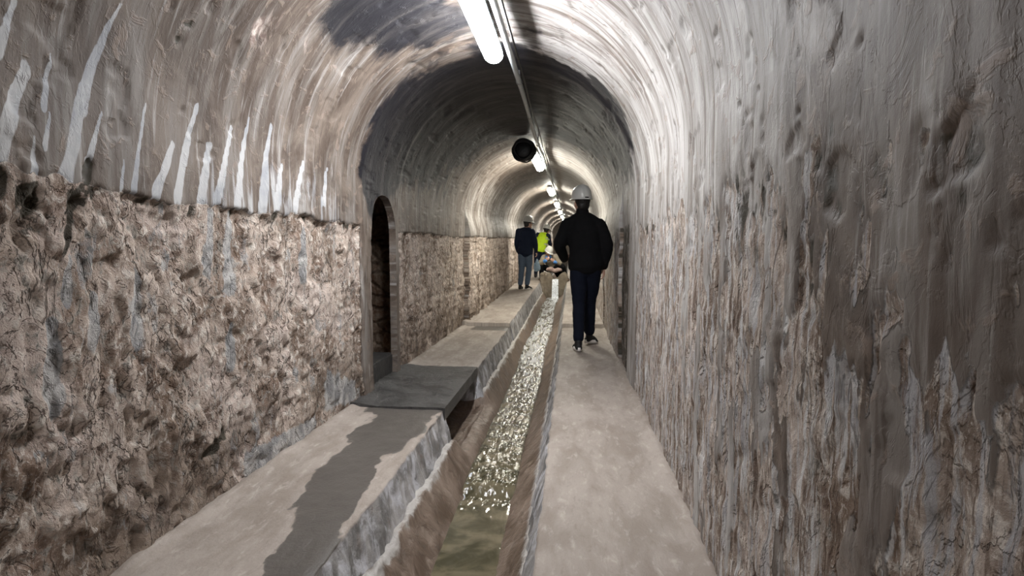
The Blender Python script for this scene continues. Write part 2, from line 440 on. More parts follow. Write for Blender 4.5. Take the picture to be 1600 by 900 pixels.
def lining_fields(u, v):
    """displacement towards the inside and the stain and shade masks for the lining at (u, v)."""
    # left eroded band
    e_l = 0.0
    zl = v; zr = V_TOT - v
    lip_l = 1.335 + 0.05 * (fbm(u * 5, 0 * v, 4, 5) - 0.5) + 0.035 * (fbm(u * 22, v * 6, 3, 8) - 0.5) + 0.04 * sstep(1.9, 1.4, u) - 0.03 * sstep(3.0, 5, u)
    e_l = sstep(0.012, -0.012, zl - lip_l)
    lip_r = 1.33 + 0.20 * (fbm(u * 9, 0 * v, 4, 15) - 0.5) + 0.10 * (fbm(u * 30, v * 3, 3, 18) - 0.5)
    e_r = sstep(0.03, -0.03, zr - lip_r) * sstep(0.42, 0.62, fbm(u * 12, v * 3.2, 5, 44, 0.62) + 0.12 * sstep(1.3, 0.3, zr) + 0.10 * sstep(1.2, 3.0, u) - 0.10 * sstep(1.1, 0.8, u))
    side = v < V_TOT / 2
    er = np.where(side, e_l, e_r)
    # cement render kept around the doorway and a repair strip opposite
    keep = side * (sstep(3.93, 3.97, u + 0.02 * fbm(v * 9, 0 * u, 3, 4)) * sstep(4.93, 4.88, u + 0.05 * fbm(v * 9, 0 * u, 3, 9)))
    keep = np.maximum(keep, (~side) * sstep(4.34, 4.38, u) * sstep(4.92, 4.88, u))
    er = er * (1 - keep)
    plates = capsules(u, v, PLATES)
    pl = sstep(0.63, 0.69, fbm(u * 11, v * 4.5, 5, 61, 0.6)) * np.where(side, 0.6, 0.4)
    pl = np.maximum(pl, plates)
    zz = np.where(side, v, V_TOT - v)
    jm = sstep(1.75, 1.35, zz)
    jog = jm * np.where(side, 0.07 * (u > 8.08), 0.035 * (u > 5.62) + 0.02 * (u > 7.9))
    big = fbm(u * 1.4, v * 1.4, 3, 2) - 0.5
    blk = fbm(u * 7, v * 5, 4, 21)
    ridg = 1 - np.abs(2 * fbm(u * 11, v * 6, 3, 33) - 1)
    pit = sstep(0.70, 0.92, ridg)
    lump = fbm(u * 24, v * 15, 3, 51, 0.6) - 0.5
    flow = fbm(u * 26, v * 3.0, 3, 57) - 0.5
    d = 0.016 * big
    d = d + np.where(side, 1, 0.32) * er * (-0.016 + 0.022 * (sstep(0.44, 0.56, blk) - 0.5) * (1 - pl) + 0.016 * lump * (1 - 0.8 * pl) - 0.012 * pit + 0.010 * flow)
    d = d + np.where(side, 0.0, 0.012 * sstep(0.8, 2.0, u)) * flow * er
    d = d + (1 - er) * (0.004 * (fbm(u * 20, v * 2, 3, 71) - 0.5) + 0.012 * (fbm(u * 3.5, v * 2.5, 3, 73) - 0.5))
    d = d - 0.006 * sstep(0.66, 0.70, fbm(u * 9, v * 7, 4, 91)) * (1 - er)
    d = d + 0.012 * keep
    lipband = (~side) * np.exp(-((zr - 1.30) / 0.11) ** 2) * sstep(0.50, 0.60, fbm(u * 17, v * 5.0, 4, 171)) * sstep(0.75, 0.95, u)
    black = np.maximum(capsules(u, v, BLACKL), np.maximum(capsules(u, v, BLACKR) * 0.9, lipband))
    black = black * sstep(0.35, 0.6, fbm(u * 26, v * 20, 3, 131))
    d = d - np.where(side, 0.010, 0.003) * black
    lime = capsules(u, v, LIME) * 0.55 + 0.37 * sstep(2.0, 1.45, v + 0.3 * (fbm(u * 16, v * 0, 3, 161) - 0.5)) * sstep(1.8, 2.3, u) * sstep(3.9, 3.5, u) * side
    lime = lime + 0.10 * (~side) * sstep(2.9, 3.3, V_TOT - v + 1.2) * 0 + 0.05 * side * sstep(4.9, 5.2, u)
    soot_shade = blob(u, v, SOOT_SHADE) * 1.15
    soot_shade = soot_shade + 0.36 * sstep(4.0, 4.35, u + 0.9 * (fbm(u * 3, v * 2.2, 4, 151) - 0.5)) * sstep(7.8, 7.0, u) * sstep(1.45, 1.9, v) * sstep(1.75, 2.3, V_TOT - v)  # sooty film plus the dimness between lamps, painted into the vault
    soot_shade = soot_shade - 0.25 * sstep(0.9, 0.5, np.abs(v - 1.6)) * sstep(4.0, 3.7, u) * side
    pink = blob(u, v, PINK)
    # shade of the plaster lip painted dark below it and dark strip beyond the repair
    dark = 0.42 * black + 0.5 * black * side + 0.26 * pit * er + 0.32 * np.where(side, 1, 0.25) * sstep(0.05, 0.0, np.abs(zl - lip_l + 0.012)) * (u < 3.9) * sstep(0.45, 0.62, fbm(u * 14, 0 * v, 3, 12)) * side
    dark = dark + (~side) * 0.45 * sstep(4.86, 4.95, u) * sstep(5.66, 5.60, u) * sstep(1.40, 1.32, zr) * 0.8
    # right flank of the vault painted paler as lit limewash, left kept browner
    zr2 = V_TOT - v
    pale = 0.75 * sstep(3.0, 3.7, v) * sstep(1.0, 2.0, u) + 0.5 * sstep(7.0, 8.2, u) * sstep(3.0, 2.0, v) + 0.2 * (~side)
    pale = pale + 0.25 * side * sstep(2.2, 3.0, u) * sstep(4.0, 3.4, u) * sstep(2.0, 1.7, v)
    toned = side * er * (0.95 * sstep(0.62, 0.10, v + 0.25 * (fbm(u * 2, v * 2, 3, 141) - 0.5)) + 0.5 * sstep(1.9, 1.4, u)) * sstep(0.3, 0.5, fbm(u * 4, v * 3, 4, 142))  # browner towards the floor and the near end of the left wall
    d = d + jog
    return d, er, lime, soot_shade, pl * er, pink, dark, pale, toned


def lining_patch(us, vs_of, which):
    """us 1-D distances; vs_of: 2-D array (len(us), n) of v."""
    U = np.repeat(us[:, None], vs_of.shape[1], 1); V = vs_of
    xl, xr = half_profile(U)
    rz = roof_z(U)
    hw = (xr - xl) / 2; cx = (xr + xl) / 2
    a = np.clip((V - SPRING) / ARC, 0, 1) * PI
    d, er, lime, soot_shade, pl, pink, dark, pale, toned = lining_fields(U, V)
    x = cx - hw * np.cos(a); z = SPRING + RISE * np.sin(a)
    nx = np.cos(a); nz = -np.sin(a)
    left = V < SPRING; right = V > SPRING + ARC
    z = np.where(left, V, z); z = np.where(right, V_TOT - V, z)
    x = x + d * nx; z = z + d * nz + rz * sstep(-0.4, SPRING, np.where(left | right, z, SPRING))
    P = np.stack([x, U, z], -1)
    return (U, V, P, dict(a_er=er, a_lime=lime, a_soot_shade=soot_shade, a_plate=pl, a_pink=pink, a_dark=dark, a_pale=pale, a_toned=toned))


def dist_rows(a, b, fine=0.008, jogs=()):
    out = [a]
    y = a
    while y < b:
        t = abs(y)
        s = 0.06 if y < 0.35 else max(fine, 0.0042 * t ** 1.45)
        s = min(s, 0.25)
        y += s
        out.append(min(y, b))
    out = np.array(out)
    for j in jogs:
        if a < j < b:
            out = out[np.abs(out - j) > 0.01]
            out = np.sort(np.append(out, [j - 0.0005, j + 0.0005]))
    return out


def rect_v(us, v0, v1, n):
    return np.repeat(np.linspace(v0, v1, n)[None, :], len(us), 0)


def door_top(u):
    c = (DOOR0 + DOOR1) / 2; w = (DOOR1 - DOOR0) / 2
    t = np.clip(np.abs(u - c) / w, 0, 1)
    return 1.26 + 0.33 * np.sqrt(np.maximum(0, 1 - t ** 2.2))


ul1 = dist_rows(Y0, DOOR0); ul2 = dist_rows(DOOR0, DOOR1, 0.02); ul3 = dist_rows(DOOR1, Y1, jogs=(8.08,))
vd = np.linspace(0, 1, 50)[None, :]
dt = door_top(ul2)[:, None]
pd = lining_patch(ul2, dt + (SPRING - dt) * vd, 0)
p1 = lining_patch(ul1, rect_v(ul1, -0.35, SPRING, 215), 0)
p3 = lining_patch(ul3, rect_v(ul3, -0.35, SPRING, 190), 0)
tag(grid_mesh('wall_left', [p1, pd, p3], M['lining']), kind='structure', label='rough eroded brown lower wall under limewashed plaster, with narrow arched doorway')
ur = dist_rows(Y0, Y1, 0.010, jogs=(5.62, 7.9))
tag(grid_mesh('wall_right', [lining_patch(ur, rect_v(ur, SPRING + ARC, V_TOT + 0.35, 210), 0)], M['lining_right']), kind='structure', label='streaked grey and brown wall close to the right walkway')
uc = dist_rows(Y0, Y1, 0.011, jogs=(5.62, 7.9, 8.08))
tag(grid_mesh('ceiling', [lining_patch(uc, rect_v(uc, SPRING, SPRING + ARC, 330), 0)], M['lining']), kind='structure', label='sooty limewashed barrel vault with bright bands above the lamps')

# end walls close the tunnel
for nm, y in (('wall_far', Y1 - 0.01), ('wall_near', Y0 + 0.01)):
    bm = bmesh.new()
    vs = [bm.verts.new(p) for p in [(-1.9, y, -0.8), (0.9, y, -0.8), (0.9, y, 3.8), (-1.9, y, 3.8)]]
    vb = [bm.verts.new((p.co.x, y + (0.2 if y > 0 else -0.2), p.co.z)) for p in vs]
    bm.faces.new(vs); bm.faces.new(vb)
    for i in range(4): bm.faces.new((vs[i], vs[(i + 1) % 4], vb[(i + 1) % 4], vb[i]))
    if 'end' not in M: M['end'] = plain('dark_rough_masonry', (0.12, 0.10, 0.085), 0.8, 0.4, 5)
    tag(from_bm(nm, bm, M['end'], None, False), kind='structure')


# ------------------------------------------------------------------ side chamber behind the doorway
def chamber():
    k = NM('rubble_masonry')
    n1 = k.noise(k.obj((6, 6, 4)), 1, 6, 0.65, 0.8); n2 = k.noise(k.obj((24, 24, 30)), 1, 5, 0.65)
    v = k.voro(k.obj((3.2, 3.2, 6.5)), 1.0)
    c = k.mix(k.rng(n1, 0.35, 0.65), (0.20, 0.11, 0.065), (0.48, 0.37, 0.28))
    c = k.mix(k.rng(n2, 0.5, 0.7, 0, 0.6), c, (0.42, 0.36, 0.30))
    c = k.mix(k.rng(v, 0.09, 0.0, 0, 0.6), c, (0.09, 0.06, 0.04))
    mm = k.out(c, 0.85, k.bump(k.math('ADD', k.rng(v, 0, 0.15), n2), 0.03), 0.3)
    M['rubble'] = mm
    # jambs and intrados of the opening: one strip following the arch
    pts = []
    n = 40
    for z in np.linspace(-0.3, 1.26, 30): pts.append((DOOR0, z))
    for t in np.linspace(DOOR0, DOOR1, n)[1:-1]: pts.append((t, float(door_top(np.array(t)))))
    for z in np.linspace(1.26, -0.3, 30): pts.append((DOOR1, z))
    pts = np.array(pts)
    xs = np.linspace(XL + 0.012, XL - 0.05, 8)
    s = np.concatenate([[0], np.cumsum(np.hypot(*np.diff(pts, axis=0).T))])
    U = np.repeat(s[:, None], len(xs), 1); V = np.repeat(xs[None, :], len(pts), 0)
    nz = (fbm(U * 9, V * 9, 3, 6) - 0.5) * 0.016 * sstep(XL + 0.01, XL - 0.05, V)
    P = np.zeros((*U.shape, 3)); P[..., 0] = V
    P[..., 1] = pts[:, 0][:, None] + nz * np.where(pts[:, 0] < 4.45, 1, -1)[:, None]; P[..., 2] = pts[:, 1][:, None]
    z0 = np.zeros_like(U)
    o = grid_mesh('door_1', [(U, V, P, dict(a_er=z0, a_lime=z0, a_soot_shade=z0 + 0.30, a_plate=z0, a_pink=z0, a_dark=z0, a_pale=z0, a_toned=z0))], M['lining'])
    tag(o, kind='structure', label='narrow arched doorway opening in the left wall')
    # chamber walls
    def sheet(name, fn, n, m):
        a = np.linspace(0, 1, n)[:, None] * np.ones((1, m)); b = np.linspace(0, 1, m)[None, :] * np.ones((n, 1))
        P = fn(a, b)
        return (a, b, P, {})
    x0, x1, y0, y1 = XL - 0.05, -2.5, 3.6, 5.35
    r = lambda a, b, s: (fbm(a * 14, b * 14, 4, s) - 0.5) * 0.14
    sh = [sheet('', lambda a, b: np.stack([x1 + r(a, b, 1), y0 + (y1 - y0) * a, -0.3 + 2.5 * b], -1), 70, 80),
          sheet('', lambda a, b: np.stack([x1 + (x0 - x1) * a, y1 + r(a, b, 2), -0.3 + 2.5 * b], -1), 60, 80),
          sheet('', lambda a, b: np.stack([x1 + (x0 - x1) * a, y0 - r(a, b, 3), -0.3 + 2.5 * b], -1), 60, 80),
          sheet('', lambda a, b: np.stack([x1 + (x0 - x1) * a, y0 + (y1 - y0) * b, 2.15 + r(a, b, 4)], -1), 40, 40),
          sheet('', lambda a, b: np.stack([x1 + (x0 - x1) * a, y0 + (y1 - y0) * b, -0.12 + 0.3 * r(a, b, 5)], -1), 40, 40)]
    # inner face of the tunnel wall beside the opening
    for ya, yb, za in ((y0, DOOR0, -0.3), (DOOR1, y1, -0.3), (DOOR0, DOOR1, 1.6)):
        sh.append(sheet('', lambda a, b, ya=ya, yb=yb, za=za: np.stack([x0 + 0 * a, ya + (yb - ya) * a, za + (2.2 - za) * b], -1), 10, 10))
    tag(grid_mesh('wall_chamber', sh, mm), kind='structure', label='rubble masonry of the dark side chamber')


chamber()


def rbox(bm, x0, x1, y0, y1, z0, z1, bev=0.004, seg=2):
    r = bmesh.ops.create_cube(bm, size=1.0)
    bmesh.ops.scale(bm, vec=(x1 - x0, y1 - y0, z1 - z0), verts=r['verts'])
    bmesh.ops.translate(bm, vec=((x0 + x1) / 2, (y0 + y1) / 2, (z0 + z1) / 2), verts=r['verts'])
    if bev:
        es = list({e for v in r['verts'] for e in v.link_edges})
        bmesh.ops.bevel(bm, geom=es, offset=bev, segments=seg, affect='EDGES')
    return bm


# dark sill inside the doorway
bm = bmesh.new(); rbox(bm, XL - 0.26, XL - 0.04, DOOR0 - 0.03, DOOR1 + 0.03, -0.28, 0.20, 0.012)
for v in bm.verts: v.co += Vector((random.uniform(-1, 1), random.uniform(-1, 1), random.uniform(-1, 1))) * 0.003
M['sill'] = plain('damp_black_stone', (0.035, 0.034, 0.033), 0.5, 0.4, 14, 0.4, 0.01)
tag(from_bm('door_sill', bm, M['sill'], None, False), 'dark stone sill across the foot of the arched doorway', 'sill')

# ------------------------------------------------------------------ walkways
EL, ER = -0.90, -0.125           # edges of the channel
WET = [(1.4, -1.06, -0.80), (1.77, -1.07, -0.84), (2.2, -1.21, -0.955), (2.52, -1.30, -1.00), (2.96, -1.33, -0.98), (3.56, -1.40, -0.88), (3.8, -1.45, -0.85)]


def walkway(name, y0, y1, left, mat, label, steps=()):
    us = dist_rows(y0, y1, 0.012, jogs=steps)
    # cross-section: top then face
    if left:
        tx = np.linspace(XL - 0.06, EL, 70); fx = np.linspace(EL, -0.83, 26)[1:]; fz = np.linspace(0, -0.30, 26)[1:]
    else:
        tx = np.linspace(XR + 0.10, ER, 62); fx = np.linspace(ER, -0.215, 26)[1:]; fz = np.linspace(0, -0.30, 26)[1:]
    X = np.concatenate([tx, fx]); Z = np.concatenate([tx * 0, fz])
    s = np.concatenate([tx, tx[-1] + (1 if left else -1) * np.abs(fz)])
    U = np.repeat(us[:, None], len(X), 1); S = np.repeat(s[None, :], len(us), 0)
    XX = np.repeat(X[None, :], len(us), 0).copy(); ZZ = np.repeat(Z[None, :], len(us), 0).copy()
    face = sstep(0.0, -0.015, ZZ)
    edge = np.exp(-((XX - (EL if left else ER)) / 0.02) ** 2)
    chip = (fbm(U * 9, 0 * U, 3, 41) - 0.5) * 0.022 * np.maximum(edge, face)
    XX += chip * (1 if left else 1) + face * (fbm(U * 14, S * 7, 4, 42) - 0.5) * 0.028
    ZZ += 0.010 * (fbm(U * 2.3, S * 3, 4, 43) - 0.5) * (1 - face) - 0.006 * edge
    ZZ += (1 - face) * 0.006 * (fbm(U * 14, S * 14, 3, 46) - 0.5)
    wallside = np.abs(XX - (XL if left else XR))
    ZZ += 0.035 * sstep(0.07, 0.0, wallside) * fbm(U * 5, S * 3, 3, 44)
    ZZ += floor_z(U)
    P = np.stack([XX, U, ZZ], -1)
    wet = np.zeros_like(U)
    if left:
        wy = [w[0] for w in WET]
        a = np.interp(U, wy, [w[1] for w in WET]); b = np.interp(U, wy, [w[2] for w in WET])
        c = (a + b) / 2; hw = (b - a) / 2
        wet = sstep(1.2, 0.65, np.abs(XX - c) / hw + 1.3 * (fbm(U * 4, XX * 8, 6, 45, 0.6) - 0.5)) * (U < 3.9) * (1 - face)
        wet = np.maximum(wet, 0.8 * sstep(7.35, 7.6, U) * sstep(7.95, 7.85, U) * (1 - face) * sstep(-1.5, -1.35, XX))  # darker band at the foot of the floor step
    else:
        wet = 0.25 * sstep(3.6, 4.2, U) * sstep(6.5, 5.0, U) * (1 - face)  # dimness between lamps painted in as a faint darker tone
    patches = [(U, S, P, dict(a_wet_shade=wet, a_face=face))]
    # end caps, so each block is closed where it stops at the side inlet
    for row in (0, -1):
        top = P[row][None]; bot = top.copy(); bot[..., 2] = -0.55
        bot[..., 0] = np.where(bot[..., 0] > (EL + 0.02), bot[..., 0], bot[..., 0]) if left else bot[..., 0]
        t = np.linspace(0, 1, 14)[:, None, None]
        PP = top * (1 - t) + bot * t
        PP[..., 1] += (0.012 * (fbm(PP[..., 0] * 12, PP[..., 2] * 12, 3, 47) - 0.5)) * sstep(0, 0.2, t[..., 0])
        patches.append((PP[..., 0].copy(), PP[..., 2].copy(), PP, dict(a_wet_shade=np.zeros(PP.shape[:2]), a_face=np.ones(PP.shape[:2]))))
    return tag(grid_mesh(name, patches, mat), kind='structure', label=label)


SLAB0, SLAB1 = 3.76, 5.08
walkway('floor', Y0, SLAB0, True, M['walk'], 'near left walkway of pale concrete with a dark wet streak')
walkway('floor', SLAB1, Y1, True, M['walk'], 'far left walkway beyond the dark slab', (STEP,))
walkway('floor', Y0, Y1, False, M['walk'], 'right walkway of worn pale concrete', (STEP,))

# dark slab bridging the side inlet
def slab():
    us = np.linspace(SLAB0 - 0.02, SLAB1 + 0.02, 110); xs = np.linspace(XL - 0.05, EL + 0.012, 70)
    U = np.repeat(us[:, None], len(xs), 1); X = np.repeat(xs[None, :], len(us), 0)
    Z = 0.016 + 0.012 * (fbm(U * 3, X * 3, 4, 81) - 0.5) + 0.008 * (fbm(U * 24, X * 18, 3, 82) - 0.5)
    Z += 0.02 * sstep(-1.42, -1.60, X) * fbm(U * 8, X * 5, 3, 83)
    yy = U + 0.05 * (fbm(X * 4, 0 * U, 3, 84) - 0.5) * sstep(0.1, 0.0, np.minimum(U - us[0], us[-1] - U))
    P = np.stack([X, yy, Z], -1)
    bot = P.copy(); bot[..., 2] = -0.075
    pt = [(U, X, P, {}), (U, X, bot, {})]
    for sl in ((0, slice(None)), (-1, slice(None)), (slice(None), 0), (slice(None), -1)):
        e = np.stack([P[sl], P[sl] * [1, 1, 0] + [0, 0, -0.03], bot[sl]], 0)
        pt.append((e[..., 0] + e[..., 1], e[..., 2].copy(), e, {}))
    o = grid_mesh('cover_slab', pt, M['slab'])
    tag(o, 'dark wet rough slab bridging the side inlet before the arched doorway', 'slab')


slab()

# ------------------------------------------------------------------ channel bed and water
def bed_rise(y):
    return 0.55 * floor_z(np.maximum(y - 0.0, 0)) * sstep(7, 12, y)


def water_mid(y):
    return -0.50 + 0.02 * np.sin(np.asarray(y) * 1.3) - 0.035 * sstep(3, 6, y) - 0.02 * sstep(8, 14, y)


def bed():
    us = dist_rows(Y0, 26, 0.012)
    t = np.linspace(0, 1, 150)
    kx = [0, .17, .22, .27, .33, .50, .58, .66, .80, .90, 1.0]
    X0 = [-1.75, -0.95, -0.865, -0.815, -0.775, -0.66, -0.50, -0.35, -0.26, -0.20, -0.12]
    Z0 = [-.27, -.26, -.235, -.235, -.285, -.43, -.49, -.43, -.32, -.245, -.22]
    X = np.interp(t, kx, X0); Z = np.interp(t, kx, Z0)
    U = np.repeat(us[:, None], len(t), 1); T = np.repeat(t[None, :], len(us), 0)
    XX = np.repeat(X[None, :], len(us), 0).copy(); ZZ = np.repeat(Z[None, :], len(us), 0).copy()
    cen = sstep(-0.8, -0.6, XX) * sstep(-0.2, -0.35, XX)
    XX += (water_mid(U) + 0.5) * cen
    inlet = sstep(3.72, 3.9, U) * sstep(5.15, 5.0, U)
    rid = np.exp(-((XX + 0.835 - 0.035 * (fbm(U * 6, 0 * U, 4, 191) - 0.5)) / (0.030 + 0.035 * fbm(U * 9, 0 * U, 3, 192))) ** 2) * (1 - inlet)
    ZZ += 0.026 * rid * fbm(U * 4, XX * 8, 3, 92) + 0.050 * rid * (fbm(U * 15, XX * 22, 4, 93) - 0.45)
    ZZ -= inlet * 0.13 * sstep(-0.70, -0.85, XX)
    ZZ += inlet * 0.05 * (fbm(U * 5, XX * 5, 3, 97) - 0.3) * sstep(-0.62, -0.8, XX)
    rr = np.exp(-((XX + 0.19) / 0.045) ** 2)
    ZZ += 0.018 * rr * (fbm(U * 12, XX * 22, 3, 94) - 0.2)
    ZZ += 0.035 * (fbm(U * 2.5, XX * 5, 4, 95) - 0.5) * (1 - cen * 0.6) + 0.008 * (fbm(U * 18, XX * 22, 3, 96) - 0.5)
    ZZ += bed_rise(U)
    ridge = np.maximum(rid * (0.45 + 0.75 * fbm(U * 5, XX * 9, 3, 193)), rr * 0.75)
    P = np.stack([XX, U, ZZ], -1)
    tag(grid_mesh('drain_channel', [(U, XX, P, dict(a_ridge=ridge))], M['bed']), kind='structure', label='brown silted channel bed between the two walkways')


bed()


def water():
    us = dist_rows(Y0, 16.1, 0.009)
    w = np.linspace(-1, 1, 56)
    U = np.repeat(us[:, None], len(w), 1); W = np.repeat(w[None, :], len(us), 0)
    hw = 0.185 + 0.02 * (fbm(U * 3, 0 * U, 3, 101) - 0.5)
    X = water_mid(U) + W * hw
    rip = sstep(2.95, 3.5, U + 0.2 * (fbm(X * 9, U * 2, 2, 103) - 0.5))
    ca = 0.0
    amp = 0.002 + 0.027 * rip * sstep(1.1, 0.6, np.abs(W))
    cr = 1 - np.abs(2 * fbm(X * 19 + 0.6 * np.sin(U * 5), U * 13, 3, 104, 0.6) - 1)
    Z = -0.425 + amp * (cr - 0.55) + 0.012 * rip * (fbm(X * 40, U * 26, 2, 105) - 0.5)
    Z += 0.03 * sstep(3.30, 3.42, U) - 0.012 * np.exp(-((U - 3.30) / 0.05) ** 2)
    Z += 0.012 * sstep(4.1, 9, U)
    Z -= 0.05 * sstep(0.9, 1.0, np.abs(W))
    Z += bed_rise(U)
    foam_glint = 0.34 * rip * sstep(0.45, 0.75, cr) + 0.19 * sstep(3.6, 8, U) + 0.40 * sstep(0.10, 0.0, np.abs(W + 0.80 + 0.06 * (fbm(U * 20, 0 * U, 3, 7) - .5))) * (U < 3.6) * sstep(.45, .6, fbm(U * 30, 0 * U, 2, 9))  # lamp highlights on crests and far stream painted white, with some froth
    foam_glint = foam_glint - 0.25 * (U < 3.0) * (np.abs(W + 0.8) > 0.2)
    P = np.stack([X, U, Z], -1)
    o = grid_mesh('stream', [(U, X, P, dict(a_foam_glint=foam_glint, a_rip=rip))], M['water'])
    tag(o, 'narrow murky green stream rippling down the middle of the channel', 'water', kind='structure')


water()

# ------------------------------------------------------------------ lamps and conduit
def tube(bm, pts, r, n=12, caps=True):
    pts = [Vector(p) for p in pts]
    rings = []
    for i, p in enumerate(pts):
        t = (pts[min(i + 1, len(pts) - 1)] - pts[max(i - 1, 0)]).normalized()
        a = t.cross(Vector((0, 0, 1)))
        if a.length < 1e-3: a = t.cross(Vector((1, 0, 0)))
        a.normalize(); b = t.cross(a)
        rr = r[i] if isinstance(r, (list, tuple)) else r
        rings.append([bm.verts.new(p + a * math.cos(2 * PI * k / n) * rr + b * math.sin(2 * PI * k / n) * rr) for k in range(n)])
    for A, B in zip(rings[:-1], rings[1:]):
        for k in range(n): bm.faces.new((A[k], A[(k + 1) % n], B[(k + 1) % n], B[k]))
    if caps:
        bm.faces.new(rings[0]); bm.faces.new(rings[-1])
    return bm


def extrude_profile(bm, prof, y0, y1, endscale=((0, 1),)):
    """prof: closed xz outline; ends: list of (dy, scale) from y0 and mirrored at y1."""
    rings = []
    ys = [(y0 + e[0], e[1]) for e in endscale] + [(y1 - e[0], e[1]) for e in reversed(endscale)]
    cx = sum(p[0] for p in prof) / len(prof); cz = sum(p[1] for p in prof) / len(prof)
    for y, s in ys:
        rings.append([bm.verts.new((cx + (p[0] - cx) * s, y, cz + (p[1] - cz) * s)) for p in prof])
    n = len(prof)
    for A, B in zip(rings[:-1], rings[1:]):
        for k in range(n): bm.faces.new((A[k], A[(k + 1) % n], B[(k + 1) % n], B[k]))
    bm.faces.new(rings[0]); bm.faces.new(rings[-1])


LAMP_X, LAMP_Z = -0.552, 2.495
COND_X, COND_Z = -0.445, 2.52


def make_lamp():
    t = thing('tube_light', (0, 0, 0), 'x', 'light')
    h = LAMP_LEN / 2
    ends = ((0.0, 0.25), (0.006, 0.55), (0.018, 0.80), (0.035, 0.95), (0.055, 1.0))
    # diffuser: round-bellied
    pr = [(0.066 * math.cos(a), 0.048 * math.sin(a) - 0.004) for a in np.linspace(PI * 0.93, PI * 2.07, 18)]
    pr += [(0.060, 0.016), (-0.060, 0.016)]
    bm = bmesh.new(); extrude_profile(bm, pr, -h, h, ends)
    from_bm('diffuser', bm, M['glow'], t)
    pr = [(-0.064, 0.015), (0.064, 0.015), (0.064, 0.03), (0.04, 0.072), (-0.04, 0.072), (-0.064, 0.03)]
    bm = bmesh.new(); extrude_profile(bm, pr, -h + 0.03, h - 0.03, ((0, 0.9), (0.01, 1)))
    from_bm('housing', bm, M['housing'], t, False)
    for y in (-h * 0.6, -0.05, h * 0.35, h * 0.85):
        for s in (-1, 1):
            bm = bmesh.new(); rbox(bm, s * 0.057 - 0.006, s * 0.057 + 0.006, y - 0.012, y + 0.012, 0.022, 0.06, 0.002, 1)
            from_bm('clip', bm, M['steel'], t, False)
    for y in (-h * 0.7, h * 0.7):
        bm = bmesh.new(); tube(bm, [(0, y, 0.06), (0, y, 0.19)], 0.006, 8)
        from_bm('hanger', bm, M['steel'], t)
    return t


ORD = ['nearest', 'second', 'third', 'fourth', 'fifth', 'sixth', 'seventh', 'eighth']
proto = make_lamp()
lab = ['large bright tube light at the top edge of the photo, nearest of the ceiling row',
       'bright tube light right behind the black cable coil, second along the ceiling',
       'small bright ceiling light third along the vault, above the standing man in navy jacket',
       'small glowing ceiling light fourth along the vault, left of the front walker\'s white helmet',
       'tiny glowing ceiling light fifth along the vault, beside the front walker\'s neck',
       'tiny ceiling light sixth along the vault, behind the black jacket shoulder',
       'tiny ceiling light seventh along the vault, far down the tunnel',
       'last tiny ceiling light at the far end of the vault']
k_i = 0
for i in range(-1, 8):
    y = LAMP0 + LAMP_LEN / 2 + i * LAMP_GAP
    if y + 1 > Y1: continue
    o = proto if i == -1 else copy_tree(proto)
    if i == 1:
        for ch in o.children:
            if ch.name.startswith('diffuser'):
                ch.data = ch.data.copy(); ch.data.materials.clear(); ch.data.materials.append(M['glow_warm']); proto = o
    rz = float(roof_z(y))
    sl = 0.019 if y > 7.5 else 0.0
    o.location = (LAMP_X, y, LAMP_Z + rz); o.rotation_euler = (math.atan(sl), 0, 0)
    o['label'] = lab[i] if i >= 0 else 'tube light on the vault behind the photographer'
    o['group'] = 'tube lights along the vault'

ct = thing('conduit_pipe', (COND_X, 0, COND_Z), 'long grey conduit pipe running along the crown of the vault', 'pipe')
bm = bmesh.new()
pts = []
y = Y0 + 0.3
while y < Y1 - 1:
    pts.append((0.005 * math.sin(y * 1.7) + 0.005 * math.sin(y * 0.6), y, float(roof_z(y)) + 0.008 * math.sin(y * 2.3 + 1)))
    y += 0.25
tube(bm, pts, 0.021, 12)
from_bm('pipe', bm, M['pipe'], ct)
y = -1.0
while y < 30:
    j = min(range(len(pts)), key=lambda q: abs(pts[q][1] - y)); p = pts[j]
    bm = bmesh.new()
    tube(bm, [(p[0], p[1] - 0.014, p[2]), (p[0], p[1] + 0.014, p[2])], 0.027, 12)
    rbox(bm, p[0] - 0.008, p[0] + 0.008, p[1] - 0.01, p[1] + 0.01, p[2] + 0.022, p[2] + 0.11, 0.001, 1)
    from_bm('clamp', bm, M['steel'], ct)
    y += 1.37
# thin cable beside the conduit
bm = bmesh.new()
pts2 = [(COND_X + 0.045 + 0.004 * math.sin(yy * 2.1), yy, COND_Z + 0.01 + float(roof_z(yy)) + 0.01 * math.sin(yy * 3.1)) for yy in np.arange(Y0 + 0.3, Y1 - 1, 0.2)]
tube(bm, pts2, 0.008, 8)
tag(from_bm('power_cable', bm, M['black_rubber'], None), 'thin black cable clipped right beside the long conduit pipe', 'cable')

# black coil hanging just before the second lamp
ct = thing('cable_coil', (-0.638, 7.3, 2.445), 'black round coil of cable hanging just before the second ceiling light', 'cable')
rr = random.Random(3)
for q in range(7):
    bm = bmesh.new()
    R = 0.112 + 0.016 * (q % 3); yo = -0.05 + 0.018 * q
    pp = []
    for a in np.linspace(0, 2 * PI, 40):
        w = R * (1 + 0.05 * math.sin(3 * a + q))
        pp.append((w * math.cos(a) * 1.05, yo + 0.012 * math.sin(2 * a + q), w * math.sin(a)))
    tube(bm, pp, 0.011, 8, False)
    from_bm('winding', bm, M['black_rubber'], ct)
bm = bmesh.new(); tube(bm, [(0, -0.055, 0), (0, -0.04, 0), (0, 0.06, 0), (0, 0.075, 0)], [0.085, 0.110, 0.110, 0.085], 24)
from_bm('reel_core', bm, M['black_rubber'], ct)
bm = bmesh.new(); tube(bm, [(0.0, 0, 0.11), (0.008, 0, 0.14), (0.0, 0, 0.16)], 0.012, 8)
from_bm('hook', bm, M['steel'], ct)


